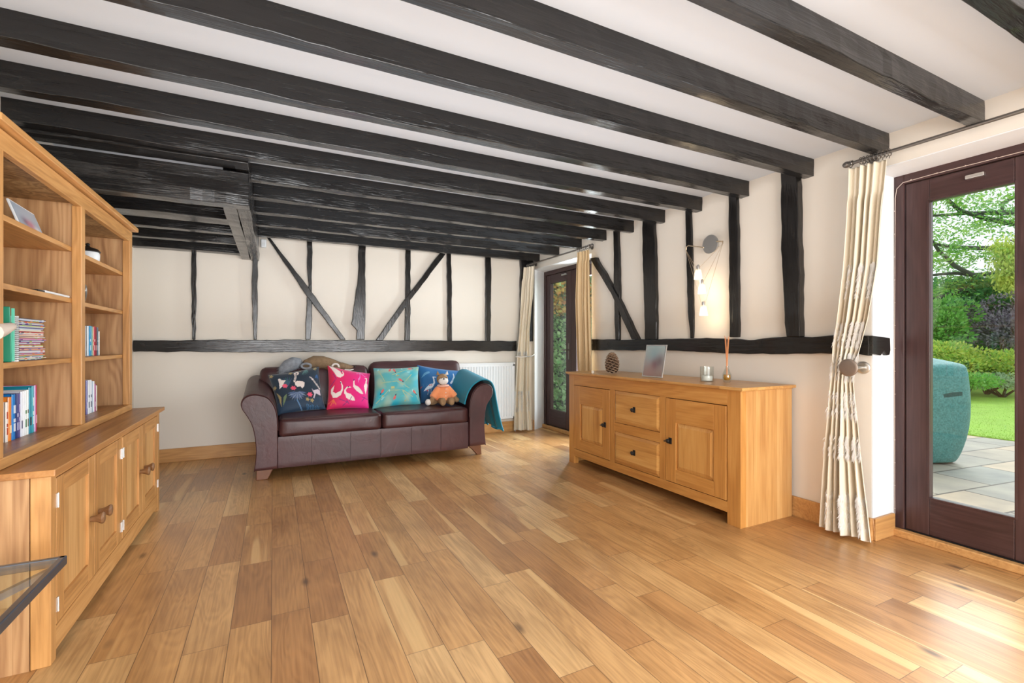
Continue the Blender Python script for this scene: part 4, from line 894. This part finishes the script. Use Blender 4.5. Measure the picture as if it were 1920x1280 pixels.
# glass candle holder
t = thing('candle_holder', 'clear glass cylinder holding a white candle on the sideboard', 'candle holder', (2.74, 2.37, ZS))
mb = MB().lathe([(.043, 0), (.045, .002), (.045, .105), (.042, .105), (.042, .006)], (2.74, 2.37, ZS), 32); build(mb, 'glass', m_clear, t, smooth=True)
build(MB().lathe([(.036, .0065), (.037, .035), (.033, .040), (.012, .036)], (2.74, 2.37, ZS), 28), 'candle', plain('candle_wax', (.85, .83, .78), .5, Subsurface_Weight=.0), t, smooth=True)
# reed diffuser
dc = Vector((2.79, 2.245, ZS)); t = thing('reed_diffuser', 'small glass bottle with orange scent reeds on the sideboard', 'reed diffuser', dc)
build(MB().lathe([(.018, 0), (.024, .006), (.031, .030), (.029, .055), (.017, .085), (.0105, .100), (.011, .112), (.0085, .112), (.008, .100), (.014, .082), (.024, .055), (.026, .030), (.019, .014)], dc, 28), 'bottle', m_clear, t, smooth=True)
build(MB().lathe([(.014, .016), (.0235, .028), (.0225, .050), (.020, .054)], dc, 24), 'scented_oil', plain('amber_oil', (.75, .36, .04), .1, Transmission_Weight=.4), t, smooth=True)
mr = plain('orange_reed', (.80, .33, .13), .7)
for k in range(6):
    a = k*1.05; b = Vector((.006*math.cos(a+2.6), .006*math.sin(a+2.6), .02)); e = Vector((.011*math.cos(a), .015*math.sin(a), .305+.008*(k % 3)))
    build(MB().tube([dc+b, dc+e], .0018, 6), 'reed', mr, t)

# ------------------------------------------------------------------ wall lamp
wlp = thing('wall_lamp', 'steel disc wall lamp with three lit glass shades on wires', 'wall lamp', (XR, 2.56, 1.9))
xd = XR-.055; c0 = Vector((xd, 2.555, 1.885))
build(MB().lathe([(.071, -.012), (.073, -.008), (.070, 0), (.045, .006), (.03, .05)], c0, 36, 'X'), 'disc', m_steel, wlp, smooth=True)
build(MB().box(c0.x+.02, XR-.001, c0.y-.03, c0.y+.03, c0.z-.02, c0.z+.02), 'mount', m_steel, wlp)
lft = onX(1287,462,xd-.02); rgt = onX(1355,452,xd-.02)
m_br = plain('warm_brass', (.70, .55, .38), .3, 1)
build(MB().tube([c0+Vector((-.012, .06, -.015)), lft+Vector((0, -.02, .004)), lft+Vector((0, .0, -.004)), lft+Vector((0, .004, -.03))], .0045, 8).tube([c0+Vector((-.012, -.06, .01)), rgt+Vector((0, .01, .0)), rgt, rgt+Vector((0, 0, -.018))], .0045, 8), 'arm', m_br, wlp, smooth=True)
m_em = emis('lit_bulb', (1, .84, .62), 9); m_shade, ntS, bsS = newmat('frosted_shade_glass'); bsS.inputs['Base Color'].default_value = (.95, .92, .86, 1); bsS.inputs['Roughness'].default_value = .3
mxS = N(ntS, 'ShaderNodeMixShader', {0: .5, 1: N(ntS, 'ShaderNodeBsdfTransparent').outputs[0], 2: N(ntS, 'ShaderNodeBsdfTranslucent', {'Color': (.95, .9, .8, 1)}).outputs[0]}); mxT = N(ntS, 'ShaderNodeMixShader', {0: .25, 1: mxS.outputs[0], 2: bsS.outputs[0]})
ntS.links.new(mxT.outputs[0], ntS.nodes['Material Output'].inputs[0])
for k, (u, v) in enumerate(((1309,516), (1316,543), (1319,584))):
    c = onX(u, v, XR-.13)
    wire = MB().tube([lft+Vector((0, .004, -.03)), c+Vector((0, .02, .06))], .0011, 5).tube([rgt+Vector((0, 0, -.018)), c+Vector((0, -.015, .06))], .0011, 5)
    build(wire, 'wire', m_br, wlp)
    sh = build(MB().lathe([(.020, .045), (.024, .020), (.031, -.030), (.029, -.030), (.022, .020), (.018, .043)], c, 20), 'lamp_shade', m_shade, wlp, smooth=True)
    build(MB().lathe([(.011, .03), (.013, .07), (.006, .082)], c, 14), 'lamp_holder', m_steel, sh, smooth=True)
    plabel(build(MB().ball(c+Vector((0, 0, .002)), (.014, .014, .026), 12), 'bulb', m_em, sh, smooth=True), 'glowing bulb')
    light('lamp_glow', 'POINT', c+Vector((-.0, 0, -.045)), (0, 0, 0), .42, (1, .78, .52), shadow_soft_size=.03)

# alarm sensor
t = thing('motion_sensor', 'small white alarm sensor under the long beam end', 'sensor', (-.085, 5.45, 2.10))
build(MB().box(-.110, -.062, 5.43, 5.479, 2.105, 2.185), 'housing', m_white, t, bevel=.006); build(MB().box(-.102, -.070, 5.427, 5.431, 2.115, 2.15), 'lens', plain('sensor_lens', (.75, .78, .8), .3), t, bevel=.002)

# ------------------------------------------------------------------ garden doors
XDf, XDb = 3.285, 3.35
def door_set(idx, y_out, n_leaf, zt, leafw, first_from='high'):
    """frame + leaves; y_out = far jamb outer edge; leaves run towards the camera"""
    fw = .055; yN = y_out-2*fw-leafw*2-.006; z0 = .045
    fr = struct(MB().box(XDf, XDb, y_out-fw, y_out, 0, zt), 'door_%d' % idx, m_maho, 'dark mahogany stained door frame, '+('beside the near curtain' if idx == 1 else 'in the far corner'), bevel=.004)
    struct(MB().box(XDf, XDb, yN, yN+fw, 0, zt), 'door_jamb', m_maho, None, fr, bevel=.004); struct(MB().box(XDf, XDb, yN+fw, y_out-fw, zt-fw, zt), 'door_head', m_mahoY, None, fr, bevel=.004)
    struct(MB().box(XDf+.002, XDb+.02, yN+fw, y_out-fw, .0, z0), 'door_sill', m_black, 'dark sill', fr)
    struct(MB().box(XDf-.045, XDf-.001, yN, y_out-.005, .0, .043), 'threshold', m_skirt, 'pale oak threshold strip', fr, bevel=.006)
    y1 = y_out-fw-.003
    for k in range(2):
        y0 = y1-leafw; st = .112; xa, xb2 = XDf+.012, XDb-.006; top = zt-fw-.003; gb, gt = .258, 1.925
        L = struct(MB().box(xa, xb2, y1-st, y1, z0, top).box(xa, xb2, y0, y0+st, z0, top), 'door_leaf', m_maho, 'glazed mahogany door leaf', fr, bevel=.004)
        struct(MB().box(xa, xb2, y0+st, y1-st, gt, top).box(xa, xb2, y0+st, y1-st, z0, gb), 'door_rails', m_mahoY, None, L, bevel=.004)
        e = .010; bd = MB()
        bd.box(xa-.003, xa+.012, y0+st-e, y0+st, gb-e, gt+e).box(xa-.003, xa+.012, y1-st, y1-st+e, gb-e, gt+e).box(xa-.003, xa+.012, y0+st, y1-st, gt, gt+e).box(xa-.003, xa+.012, y0+st, y1-st, gb-e, gb)
        struct(bd, 'glazing_bead', m_maho, None, L, bevel=.002)
        struct(MB().box(xa+.02, xa+.024, y0+st-.01, y1-st+.01, gb-.01, gt+.01), 'glass_pane', m_pane, None, L)
        if k == 0:
            y1k = y0+.05
            if idx == 2: struct(MB().box(xa-.006, xa, y1k-.014, y1k+.014, .93, 1.13).tube([(xa-.006, y1k, 1.05), (xa-.045, y1k, 1.05), (xa-.05, y1k+.02, 1.05), (xa-.05, y1k+.10, 1.047)], .008, 8), 'handle', m_dsteel, 'steel lever handle', L)
        y1 = y0-.003
    return fr
d1 = door_set(1, 1.492, 2, 2.109, .568); d2 = door_set(2, 5.565, 2, 2.095, .60)
struct(MB().box(XDf-.012, XDf+.012, 1.085, 1.16, 1.992, 2.012), 'door_closer', m_steel, 'small steel catch', d1, bevel=.003)
struct(MB().box(XDf-.012, XDf+.012, 5.00, 5.10, 1.99, 2.01), 'door_closer', m_steel, 'small steel catch', d2, bevel=.003)
mw = plain('clear_wire', (.70, .58, .50), .4)
mb = MB().tube([(XDf-.004, 1.480, .06), (XDf-.004, 1.482, 1.0), (XDf-.004, 1.478, 1.98), (XDf-.004, 1.470, 2.035), (XDf-.004, 1.44, 2.062), (XDf-.004, 1.30, 2.066), (XDf-.004, .9, 2.064), (XDf-.004, .30, 2.066)], .0018, 6)
for k in range(14): mb.ball((XDf-.005, 1.480, .15+k*.135), .0032, 6)
for k in range(9): mb.ball((XDf-.005, 1.40-k*.12, 2.066), .0032, 6)
tag(build(mb, 'fairy_lights', mw, smooth=True), 'thin wire of unlit fairy lights tacked round the near door frame', 'fairy lights')

# ------------------------------------------------------------------ curtains and rods
def rod(label, y0, y1, z0, z1, rings, xr=2.965):
    t = thing('curtain_rod', label, 'curtain rod', (xr, (y0+y1)/2, (z0+z1)/2)); P = lambda y: Vector((xr, y, z0+(z1-z0)*(y-y0)/(y1-y0)))
    build(MB().tube([P(y0), P(y1)], .0095, 12), 'pole', m_dsteel, t, smooth=True)
    for y in (y0, y1): build(MB().ball(P(y), (.018, .022, .018), 12).lathe([(.013, -.004), (.016, 0), (.013, .004)], P(y)+Vector((0, -.03 if y == max(y0, y1) else .03, 0)), 12, 'Y'), 'finial', m_dsteel, t, smooth=True)
    for y in (max(y0, y1)-.10, min(y0, y1)+.10):
        q = P(y); build(MB().tube([q, (XR-.002, q.y, q.z)], .006, 8).lathe([(.02, 0), (.02, .006), (.01, .012)], (XR-.014, q.y, q.z), 16, 'X'), 'bracket', m_dsteel, t, smooth=True)
    for y in rings:
        q = P(y); build(MB().tube([q+Vector((.019*math.cos(a), 0, -.004+.019*math.sin(a))) for a in [2*PI*i/14 for i in range(15)]], .0024, 6).tube([q+Vector((0, 0, -.023)), q+Vector((0, 0, -.036))], .002, 5), 'ring', m_dsteel, t, smooth=True)
    return t
rod('dark metal curtain rod above the near garden door', 1.575, .10, 2.158, 2.150, [1.555, 1.50, 1.485, 1.466, 1.448, 1.430, 1.412, 1.394, 1.376, 1.362])
rod('dark metal curtain rod above the far corner door', 5.44, 4.03, 2.150, 2.150, [5.42, 5.39, 5.36, 5.33, 5.30, 5.27, 4.28, 4.25, 4.21, 4.17, 4.13, 4.09, 4.06])
m_curtain_shaded = fabric('amber_shaded_satin', (.66, .47, .25), .5, .1, (1, 1, .5), .04)  # the cream satin again, with its amber shading put into the colour
def curtain(label, levels, folds, amp, tufts=(), seed=0, tie=None, side=None, mt=None):
    """levels: (z, edgeA, edgeB) with 3D edges top to bottom; pleats stand out from the line between them"""
    t = thing('curtain', label, 'curtain', (levels[-1][0]+levels[-1][1])/2, 'cream satin curtains'); nu = folds*12+1; nv = 90; pts = []; fr = MB()
    def lev(s):
        x = s*(len(levels)-1); i = min(int(x), len(levels)-2); f = x-i; f = f*f*(3-2*f) if True else f
        return levels[i][0].lerp(levels[i+1][0], f), levels[i][1].lerp(levels[i+1][1], f)
    G = []
    for j in range(nv):
        s = j/(nv-1); a, b = lev(s); d = (b-a); d.z = 0; L = d.length; n = Vector((-d.y, d.x, 0)).normalized()
        if n.x > 0: n = -n
        am = amp*(1 if s > .06 else .55)*min(1.25, L/.17)
        row = []
        for i in range(nu):
            u = i/(nu-1); ph = u*folds*2*PI+seed+.5*math.sin(s*5+u*4+seed)
            off = am*(math.sin(ph)*(.75+.35*math.sin(u*9+seed*3)) + .35*math.sin(ph*.5+seed+s*2))
            row.append(a.lerp(b, u)+n*off+Vector((0, 0, (.006*math.sin(ph) if j == nv-1 else 0))))
        G.append(row); pts += row
    build(MB().grid(pts, nu, nv), 'cloth', mt or m_curtain, t, smooth=True, solid=.003)
    for (sc, hgt) in tufts:                    # rows of feathery trim woven into the face of the cloth
        for k in range(int(16000*hgt*2)):
            i = random.random()*(nu-1); s = sc+random.uniform(-.5, .5)*hgt; j = max(0, min(nv-2, s*(nv-1)))
            if math.sin(i/(nu-1)*folds*PI*1.0+seed*2+sc*9) < -.45: continue
            if side and i/(nu-1) < .42 and random.random() < .8: continue
            p0 = G[int(j)][int(i)].lerp(G[int(j)][min(nu-1, int(i)+1)], i % 1); p0 = p0+(G[int(j)+1][int(i)]-G[int(j)][int(i)])*(j % 1)
            e = p0+Vector((-random.uniform(.004, .016), random.uniform(-.012, .012), -random.uniform(.010, .045))); w2 = Vector((0, .0022, .0008))
            fr.add([p0-w2+Vector((-.003, 0, 0)), p0+w2+Vector((-.003, 0, 0)), e], [(0, 1, 2)])
    if fr.v: plabel(build(fr, 'feather_trim', m_fringe, t, tidy=False), 'bands of white feathery trim')
    return t
XC = 2.95
nc = [(305,1593,1665), (400,1590,1655), (500,1583,1648), (600,1571,1630), (650,1563,1616), (688,1560,1604), (720,1557,1602), (780,1552,1610), (850,1546,1617), (930,1541,1627), (1004,1537,1635)]
lv = []
for v, a, b in nc:
    A_, B_ = onX(a, v, XC-.02), onX(b, v, XC+.01); zz = (A_.z+B_.z)/2
    if v == 305: zz = 2.118
    if v == 1004: zz = .022
    lv.append((Vector((A_.x, A_.y, zz)), Vector((B_.x, B_.y, zz))))
curtain('cream curtain with white feathery trim, held back beside near garden door', lv, 6, .034, [(.22, .07), (.35, .07), (.47, .07), (.53, .06), (.66, .06), (.78, .06), (.925, .09)], 1.3, side=1)
m_taupe = plain('bronze_satin', (.30, .24, .20), .4, .6)
hb = thing('curtain_holdback', 'round bronze holdback gripping the near curtain', 'curtain holdback', (2.96, 1.50, .99))
hc = onX(1591, 689, 2.87)
hw_ = onX(1619, 689, XR-.004)
build(MB().lathe([(.036, -.0085), (.046, -.007), (.049, -.004), (.049, 0), (.02, .004)], hc, 32, 'X'), 'disc', m_taupe, hb, smooth=True)
build(MB().tube([hc, hc.lerp(hw_, .5)+Vector((0, -.01, 0)), hw_], .009, 10), 'stem', m_steel, hb, smooth=True)
build(MB().lathe([(.020, -.008), (.033, -.007), (.036, -.004), (.036, 0)], hw_, 24, 'X'), 'wall_plate', m_steel, hb, smooth=True)
lv = []
for v, a, b, z in ((500,984,1000,2.112), (560,979,997,None), (620,973,991,None), (655,969,987,None), (668,968,985,None), (690,967,986,None), (730,965,990,None), (803,963,996,.02)):
    A_ = onY(a, v, 5.40); B_ = onX(b, v, 2.955); zz = z if z is not None else (A_.z+B_.z)/2
    B_.y = min(B_.y, 5.385); A_.x = min(A_.x, 2.94); lv.append((Vector((A_.x, A_.y, zz)), Vector((B_.x, B_.y-.02, zz))))
curtain('cream curtain gathered in the far corner beside the radiator', lv, 4, .030, [(.5, .05), (.9, .06)], .4)
tb_ = (lv[4][0]+lv[4][1])/2
o = build(MB().tube([lv[4][0]+Vector((-.03, -.03, 0)), tb_+Vector((-.055, -.055, -.006)), lv[4][1]+Vector((.01, -.05, .004)), (XR-.002, 5.36, 1.0)], .007, 8), 'curtain_tieback', m_steel, smooth=True); tag(o, 'metal tieback round the curtain in the far corner', 'curtain tieback')
lv = []
for v, a, b in ((475,1083,1106), (560,1081,1107), (660,1084,1109), (720,1087,1110), (790,1088,1110), (860,1089,1110)):
    A_, B_ = onX(a, v, XC-.01), onX(b, v, XC+.02); zz = (A_.z+B_.z)/2
    if v == 475: zz = 2.112
    if v == 860: zz = .02
    lv.append((Vector((A_.x, A_.y, zz)), Vector((B_.x, B_.y, zz))))
curtain('cream curtain coloured amber as if shaded, hanging straight behind the far end of the sideboard', lv, 4, .026, [], 2.2, mt=m_curtain_shaded)

# ------------------------------------------------------------------ garden
def stone_mat():
    m, nt, bs = newmat('patio_stone'); tc = N(nt, 'ShaderNodeTexCoord')
    v = N(nt, 'ShaderNodeMapping', {'Vector': tc.outputs['Object'], 'Rotation': (0, 0, .12)}).outputs[0]
    br = N(nt, 'ShaderNodeTexBrick', {'Vector': v, 'Color1': (.43, .345, .25, 1), 'Color2': (.24, .25, .23, 1), 'Mortar': (.07, .06, .05, 1), 'Scale': 1.0, 'Mortar Size': .010, 'Brick Width': .74, 'Row Height': .44, 'Bias': 0.0}); br.offset = .37; br.squash = 1.5; br.squash_frequency = 3
    nz = N(nt, 'ShaderNodeTexNoise', {'Vector': v, 'Scale': 3, 'Detail': 8}).outputs[0]
    nt.links.new(MIX(nt, 1.0, br.outputs[0], RAMP(nt, nz, [(.3, (.8, .8, .8)), (.7, (1.3, 1.25, 1.18))]), 'MULTIPLY'), bs.inputs['Base Color'])
    bs.inputs['Roughness'].default_value = .6; bump(nt, bs, nz, .3, .01); return m
ZG = -.12
struct(MB().box(XO, 8.45, -6, 14, ZG-.1, ZG), 'ground_patio', stone_mat(), 'patio of mixed pale stone slabs')
m_lawn = plain('lawn_green', (.26, .46, .05), .9, scale=3, var=.25, bmp=.5, bscale=60)
o = build(MB().box(8.45, 40, -14, 30, ZG-.1, ZG+.012), 'lawn', m_lawn); tag(o, 'bright green mown lawn beyond the patio', 'grass', kind='stuff')
mb = MB()
for k in range(14000):
    u = random.random(); x = 8.46+u*u*6; y = random.uniform(.8, 6.0); h = random.uniform(.010, .022); a = random.uniform(0, PI); w2 = .003
    mb.add([(x-w2*math.cos(a), y-w2*math.sin(a), ZG+.01), (x+w2*math.cos(a), y+w2*math.sin(a), ZG+.01), (x+random.uniform(-.01, .01), y+random.uniform(-.01, .01), ZG+.01+h)], [(0, 1, 2)])
build(mb, 'grass_blades', m_lawn, o, tidy=False)
o = build(MB().box(XO+.02, 11, 6.6, 9.5, ZG, ZG+.03), 'planting_soil', plain('soil', (.07, .05, .035), .95, scale=20, bmp=.5)); o['kind'] = 'structure'
def leaf_mat(name, c1, c2, tr=.35):
    m, nt, bs = newmat(name); g = N(nt, 'ShaderNodeNewGeometry'); r = g.outputs['Random Per Island']
    nt.links.new(MIX(nt, r, c1, c2), bs.inputs['Base Color']); bs.inputs['Roughness'].default_value = .55
    try: bs.inputs['Transmission Weight'].default_value = 0
    except Exception: pass
    o = nt.nodes['Material Output']; tl = N(nt, 'ShaderNodeBsdfTranslucent', {'Color': MIX(nt, r, tuple(min(1, x*1.4) for x in c1), tuple(min(1, x*1.4) for x in c2))})
    mx = N(nt, 'ShaderNodeMixShader', {0: tr, 1: bs.outputs[0], 2: tl.outputs[0]}); nt.links.new(mx.outputs[0], o.inputs[0]); return m
def leaves(n, cfun, size, asp=.5, flat=0, seed=0):
    """n small folded leaves; cfun() gives a point and an outward direction"""
    rng = np.random.RandomState(seed); vs = np.zeros((n, 4, 3)); 
    for k in range(n):
        c, d = cfun(rng); d = np.array(d)+rng.normal(0, .6, 3); d /= np.linalg.norm(d)+1e-9; t = np.cross(d, rng.normal(0, 1, 3)); t /= np.linalg.norm(t)+1e-9
        s = size*rng.uniform(.6, 1.35); c = np.array(c); vs[k] = [c, c+d*s*.5+t*s*asp*.5, c+d*s, c+d*s*.5-t*s*asp*.5]
    mb = MB(); mb.v = [tuple(x) for x in vs.reshape(-1, 3)]; mb.f = [(4*k, 4*k+1, 4*k+2, 4*k+3) for k in range(n)]; return mb
def shrub(name, label, cat, c, r, n, size, mat, seed, stems=7, group='garden shrubs beyond the lawn', lumps=14, asp=.5):
    c = Vector(c); t = thing(name, label, cat, (c.x, c.y, ZG), group); rg = random.Random(seed)
    L = [(np.array([c.x+rg.uniform(-.6, .6)*r[0], c.y+rg.uniform(-.6, .6)*r[1], c.z+rg.uniform(-.45, .55)*r[2]]), rg.uniform(.35, .55)) for _ in range(lumps)]
    def cf(rng):
        q, k = L[rng.randint(len(L))]; d = rng.normal(0, 1, 3); d /= np.linalg.norm(d); p_ = q+d*np.array(r)*k*rng.uniform(.75, 1.05)
        p_[2] = max(p_[2], ZG+.02); return p_, d+np.array([0, 0, .4])
    build(leaves(n, cf, size, asp, seed=seed), 'foliage', mat, t, tidy=False)
    mb = MB()
    for q, k in L[:stems]: mb.tube([(c.x, c.y, ZG), ((c.x+q[0])/2, (c.y+q[1])/2, ZG+(q[2]-ZG)*.6), tuple(q)], [.03, .02, .008], 6)
    build(mb, 'stem', plain('bark_'+name, (.10, .07, .05), .9, scale=10, bmp=.4), t); return t
lf_yel = leaf_mat('leaf_yellow_green', (.52, .56, .10), (.20, .40, .07)); lf_dk = leaf_mat('leaf_dark_green', (.05, .19, .06), (.10, .31, .10)); lf_mid = leaf_mat('leaf_mid_green', (.10, .32, .05), (.22, .45, .10))
lf_pur = leaf_mat('leaf_purple', (.15, .12, .17), (.30, .27, .33)); lf_grey = leaf_mat('leaf_grey_green', (.25, .38, .22), (.40, .48, .34)); lf_fir = leaf_mat('leaf_fir', (.10, .30, .05), (.33, .52, .10))
lf_ivy = leaf_mat('leaf_ivy', (.14, .36, .10), (.42, .60, .30)); lf_or = leaf_mat('leaf_orange', (.60, .30, .08), (.50, .45, .10)); lf_gold = leaf_mat('leaf_golden', (.62, .66, .14), (.42, .56, .12))
def sh(u, v, t): return at(u, v, t)
shrub('yellow_shrub', 'yellow-green leafy shrub right of the covered barbecue', 'shrub', sh(1850,690,11.6), (1.1, 1.1, .42), 5200, .085, lf_yel, 3)
shrub('yellow_shrub', 'yellow-green shrub directly behind the covered barbecue', 'shrub', sh(1765,678,11.8), (1.0, 1.0, .50), 5200, .085, lf_yel, 4)
shrub('purple_maple', 'dark purple-leaved maple on the right behind the yellow shrubs', 'shrub', sh(1866,612,13.2), (1.25, 1.25, .80), 10000, .085, lf_pur, 5)
shrub('evergreen_shrub', 'tall dark green shrub below the tree branches', 'shrub', sh(1835,578,14.6), (1.9, 1.9, 1.05), 12000, .13, lf_dk, 6, lumps=22)
shrub('evergreen_shrub', 'broad dark green evergreen far behind the purple maple', 'shrub', sh(1880,640,16.5), (3.2, 3.2, 1.15), 12000, .16, lf_dk, 12, lumps=26)
shrub('green_shrub', 'far mid green bush behind the covered barbecue on the left', 'shrub', sh(1740,625,15.5), (1.7, 1.7, 1.2), 8000, .13, lf_mid, 13, lumps=18)
shrub('green_shrub', 'mid green bush seen left against the door stile', 'shrub', sh(1752,610,13.0), (.85, .85, .85), 4200, .10, lf_mid, 7)
shrub('ground_cover', 'low grey-green plants along the lawn edge', 'plant', sh(1880,714,11.0), (1.0, 1.0, .20), 2600, .07, lf_grey, 8)
shrub('ground_cover', 'low bright green plant beside the covered barbecue', 'plant', sh(1810,712,10.6), (.55, .55, .20), 1600, .07, lf_mid, 9)
# trees with arching limbs
def limb(mb, pts, r0, r1):
    n = len(pts); mb.tube(pts, [r0+(r1-r0)*i/(n-1) for i in range(n)], 8)
tr_ = thing('larch_tree', 'feathery green conifer with arching mossy limbs over the garden', 'tree', (15.5, 3.9, ZG))
base = Vector((17.2, 2.6, ZG)); mb = MB(); limb(mb, [base, base+Vector((0, .1, 3)), base+Vector((-.2, .3, 6.5)), base+Vector((-.1, .2, 10))], .26, .1)
LB = [[at(1990,560,15), at(1880,536,14.4), at(1830,520,14), at(1790,498,13.8), at(1760,470,13.6), at(1740,440,13.5)],
      [at(1990,430,15), at(1905,420,14.6), at(1850,410,14.2), at(1800,395,14), at(1770,368,13.8), at(1745,350,13.6)],
      [at(1990,520,14.8), at(1900,512,14.5), at(1830,515,14.2), at(1790,512,14), at(1740,516,13.6)],
      [at(1990,330,15), at(1920,360,14.7), at(1880,380,14.5), at(1877,420,14.3)],
      [at(1990,300,15), at(1900,330,14.6), at(1800,340,14.2), at(1740,350,13.8)],
      [at(1990,470,14.6), at(1900,465,14.3), at(1830,465,14), at(1780,462,13.7), at(1742,455,13.5)],
      [at(1830,540,13.9), at(1800,545,13.7), at(1768,556,13.6), at(1742,562,13.5)], [at(1990,395,14.5), at(1900,398,14.4), at(1810,400,14.3), at(1742,405,14)]]
for L in LB: limb(mb, L, .10, .03); 
build(mb, 'trunk_and_limbs', plain('mossy_bark', (.055, .065, .045), .9, scale=6, var=.5, bmp=.5), tr_, smooth=True)
def sprays(LBs, n, size, seed, droop, spread=.45, asp=.35):
    segs = [(a, b) for L in LBs for a, b in zip(L, L[1:])]; rg = random.Random(seed); cl = []
    for _ in range(60):
        a, b = rg.choice(segs); p_ = a.lerp(b, rg.random()); cl.append(np.array(p_)+np.array([rg.gauss(0, spread), rg.gauss(0, spread), rg.gauss(-.05, spread*.55)]))
    def cf(rng):
        c = cl[rng.randint(len(cl))]; return c+rng.normal(0, 1, 3)*np.array([.30, .30, .085]), [rng.normal(), rng.normal(), droop]
    return leaves(n, cf, size, asp, seed=seed)
build(sprays(LB, 7000, .12, 21, -.5, .5), 'foliage', lf_fir, tr_, tidy=False)
build(sprays(LB, 4200, .12, 23, -.4, .5), 'mid_green_foliage', lf_mid, tr_, tidy=False)  # further sprays mixed in with a mid green leaf colour
t = thing('golden_conifer', 'golden drooping conifer branch at the right of the garden view', 'tree', at(1925,640,13.0)*1, None); t.location.z = ZG; ORG[t] = t.location.copy()
def cf(rng):
    k = rng.uniform(); c = at(1895-22*(1-k)*rng.uniform(-.6, 1.2), 455+k*80, 12.8); return np.array(c)+rng.normal(0, .14, 3), [0, 0, -1.2]
build(leaves(3200, cf, .11, .35, seed=31), 'foliage', lf_gold, t, tidy=False)
mb = MB(); limb(mb, [Vector((t.location.x, t.location.y, ZG)), at(1930,560,13), at(1912,455,12.9), at(1895,450,12.8)], .09, .02); build(mb, 'trunk', plain('conifer_bark', (.08, .06, .045), .9), t)
# covered barbecue
bq = thing('barbecue', 'barbecue under a green fabric cover on the patio', 'barbecue', (6.15, 2.72, ZG))
mb = MB(); cR = Vector((6.10, 2.66, 0)); ex = Vector((cs, -sn, 0)); ey = Vector((sn, cs, 0)); rows = []
prof = [(.0, .40, .24, .0), (.03, .42, .26, .1), (.15, .455, .29, 0), (.35, .50, .31, 0), (.6, .52, .315, 0), (.85, .505, .31, 0), (1.0, .485, .30, 0), (1.015, .45, .27, 0), (1.06, .30, .16, 0), (1.10, .10, .06, 0)]
nn_ = 64
for hz, rx, ry, _ in prof:
    for k in range(nn_):
        a = 2*PI*k/nn_; e = 5.0; ca, sa = math.cos(a), math.sin(a); rr = (abs(ca)**e+abs(sa)**e)**(-1/e)
        wob = 1+.02*mnoise.noise(Vector((ca*3, sa*3, hz*5)))+.015*math.sin(a*9+hz*4)*(1 if hz < .3 else .3)
        rows.append(cR+ex*rx*rr*ca*wob+ey*ry*rr*sa*wob+Vector((0, 0, ZG+.02+hz*1.0)))
mb.grid(rows, nn_, len(prof), closed=True); mb.f.append(tuple(range((len(prof)-1)*nn_, len(prof)*nn_)))
m_cov, ntc, bsc = newmat('green_cover_fabric'); nz = N(ntc, 'ShaderNodeTexNoise', {'Vector': stretch(ntc, (1,1,1)), 'Scale': 60, 'Detail': 3}).outputs[0]
ntc.links.new(RAMP(ntc, nz, [(.3, (.035, .17, .165)), (.7, (.10, .32, .31))]), bsc.inputs['Base Color']); bsc.inputs['Roughness'].default_value = .55
bump(ntc, bsc, N(ntc, 'ShaderNodeTexNoise', {'Vector': stretch(ntc, (1,1,1)), 'Scale': 2.2, 'Detail': 3, 'Distortion': .8}).outputs[0], .6, .06)
o = build(mb, 'cover', m_cov, bq, smooth=True, subd=1)
mb = MB().prism([(-.14, 0, -.035), (-.05, 0, -.025), (.05, 0, -.012), (.13, 0, -.002), (.13, 0, .035), (.02, 0, .030), (-.14, 0, 0)], (0, -.012, 0)); c = cR-ey*.300+ex*.20+Vector((0, 0, .60)); mb.v = [tuple(c+ex*x+ey*y+Vector((0, 0, z))) for x, y, z in mb.v]
plabel(build(mb, 'vent_slot', plain('dark_mesh', (.03, .09, .085), .9, scale=80, var=.5), bq, bevel=.004), 'dark mesh vent slot')
# ivy hedge seen through the far door
hd = thing('ivy_hedge', 'tall ivy covered hedge outside the far corner door', 'hedge', (4.8, 7.4, ZG))
build(MB().box(3.9, 6.6, 7.35, 7.7, ZG, 2.9), 'hedge_core', plain('hedge_core', (.02, .05, .02), .95), hd)
def cf(rng): return (rng.uniform(3.8, 6.7), 7.33-abs(rng.normal(0, .10)), rng.uniform(ZG, 2.95)), [0, -1, -.5]
build(leaves(12000, cf, .075, .8, seed=41), 'ivy_leaves', lf_ivy, hd, tidy=False)
def cf(rng): return (rng.uniform(3.9, 6.0), 7.22-abs(rng.normal(0, .08)), rng.uniform(1.65, 2.25)), [0, -1, -.5]
build(leaves(1500, cf, .08, .7, seed=42), 'autumn_leaves', lf_or, hd, tidy=False)
S.render.film_transparent = False
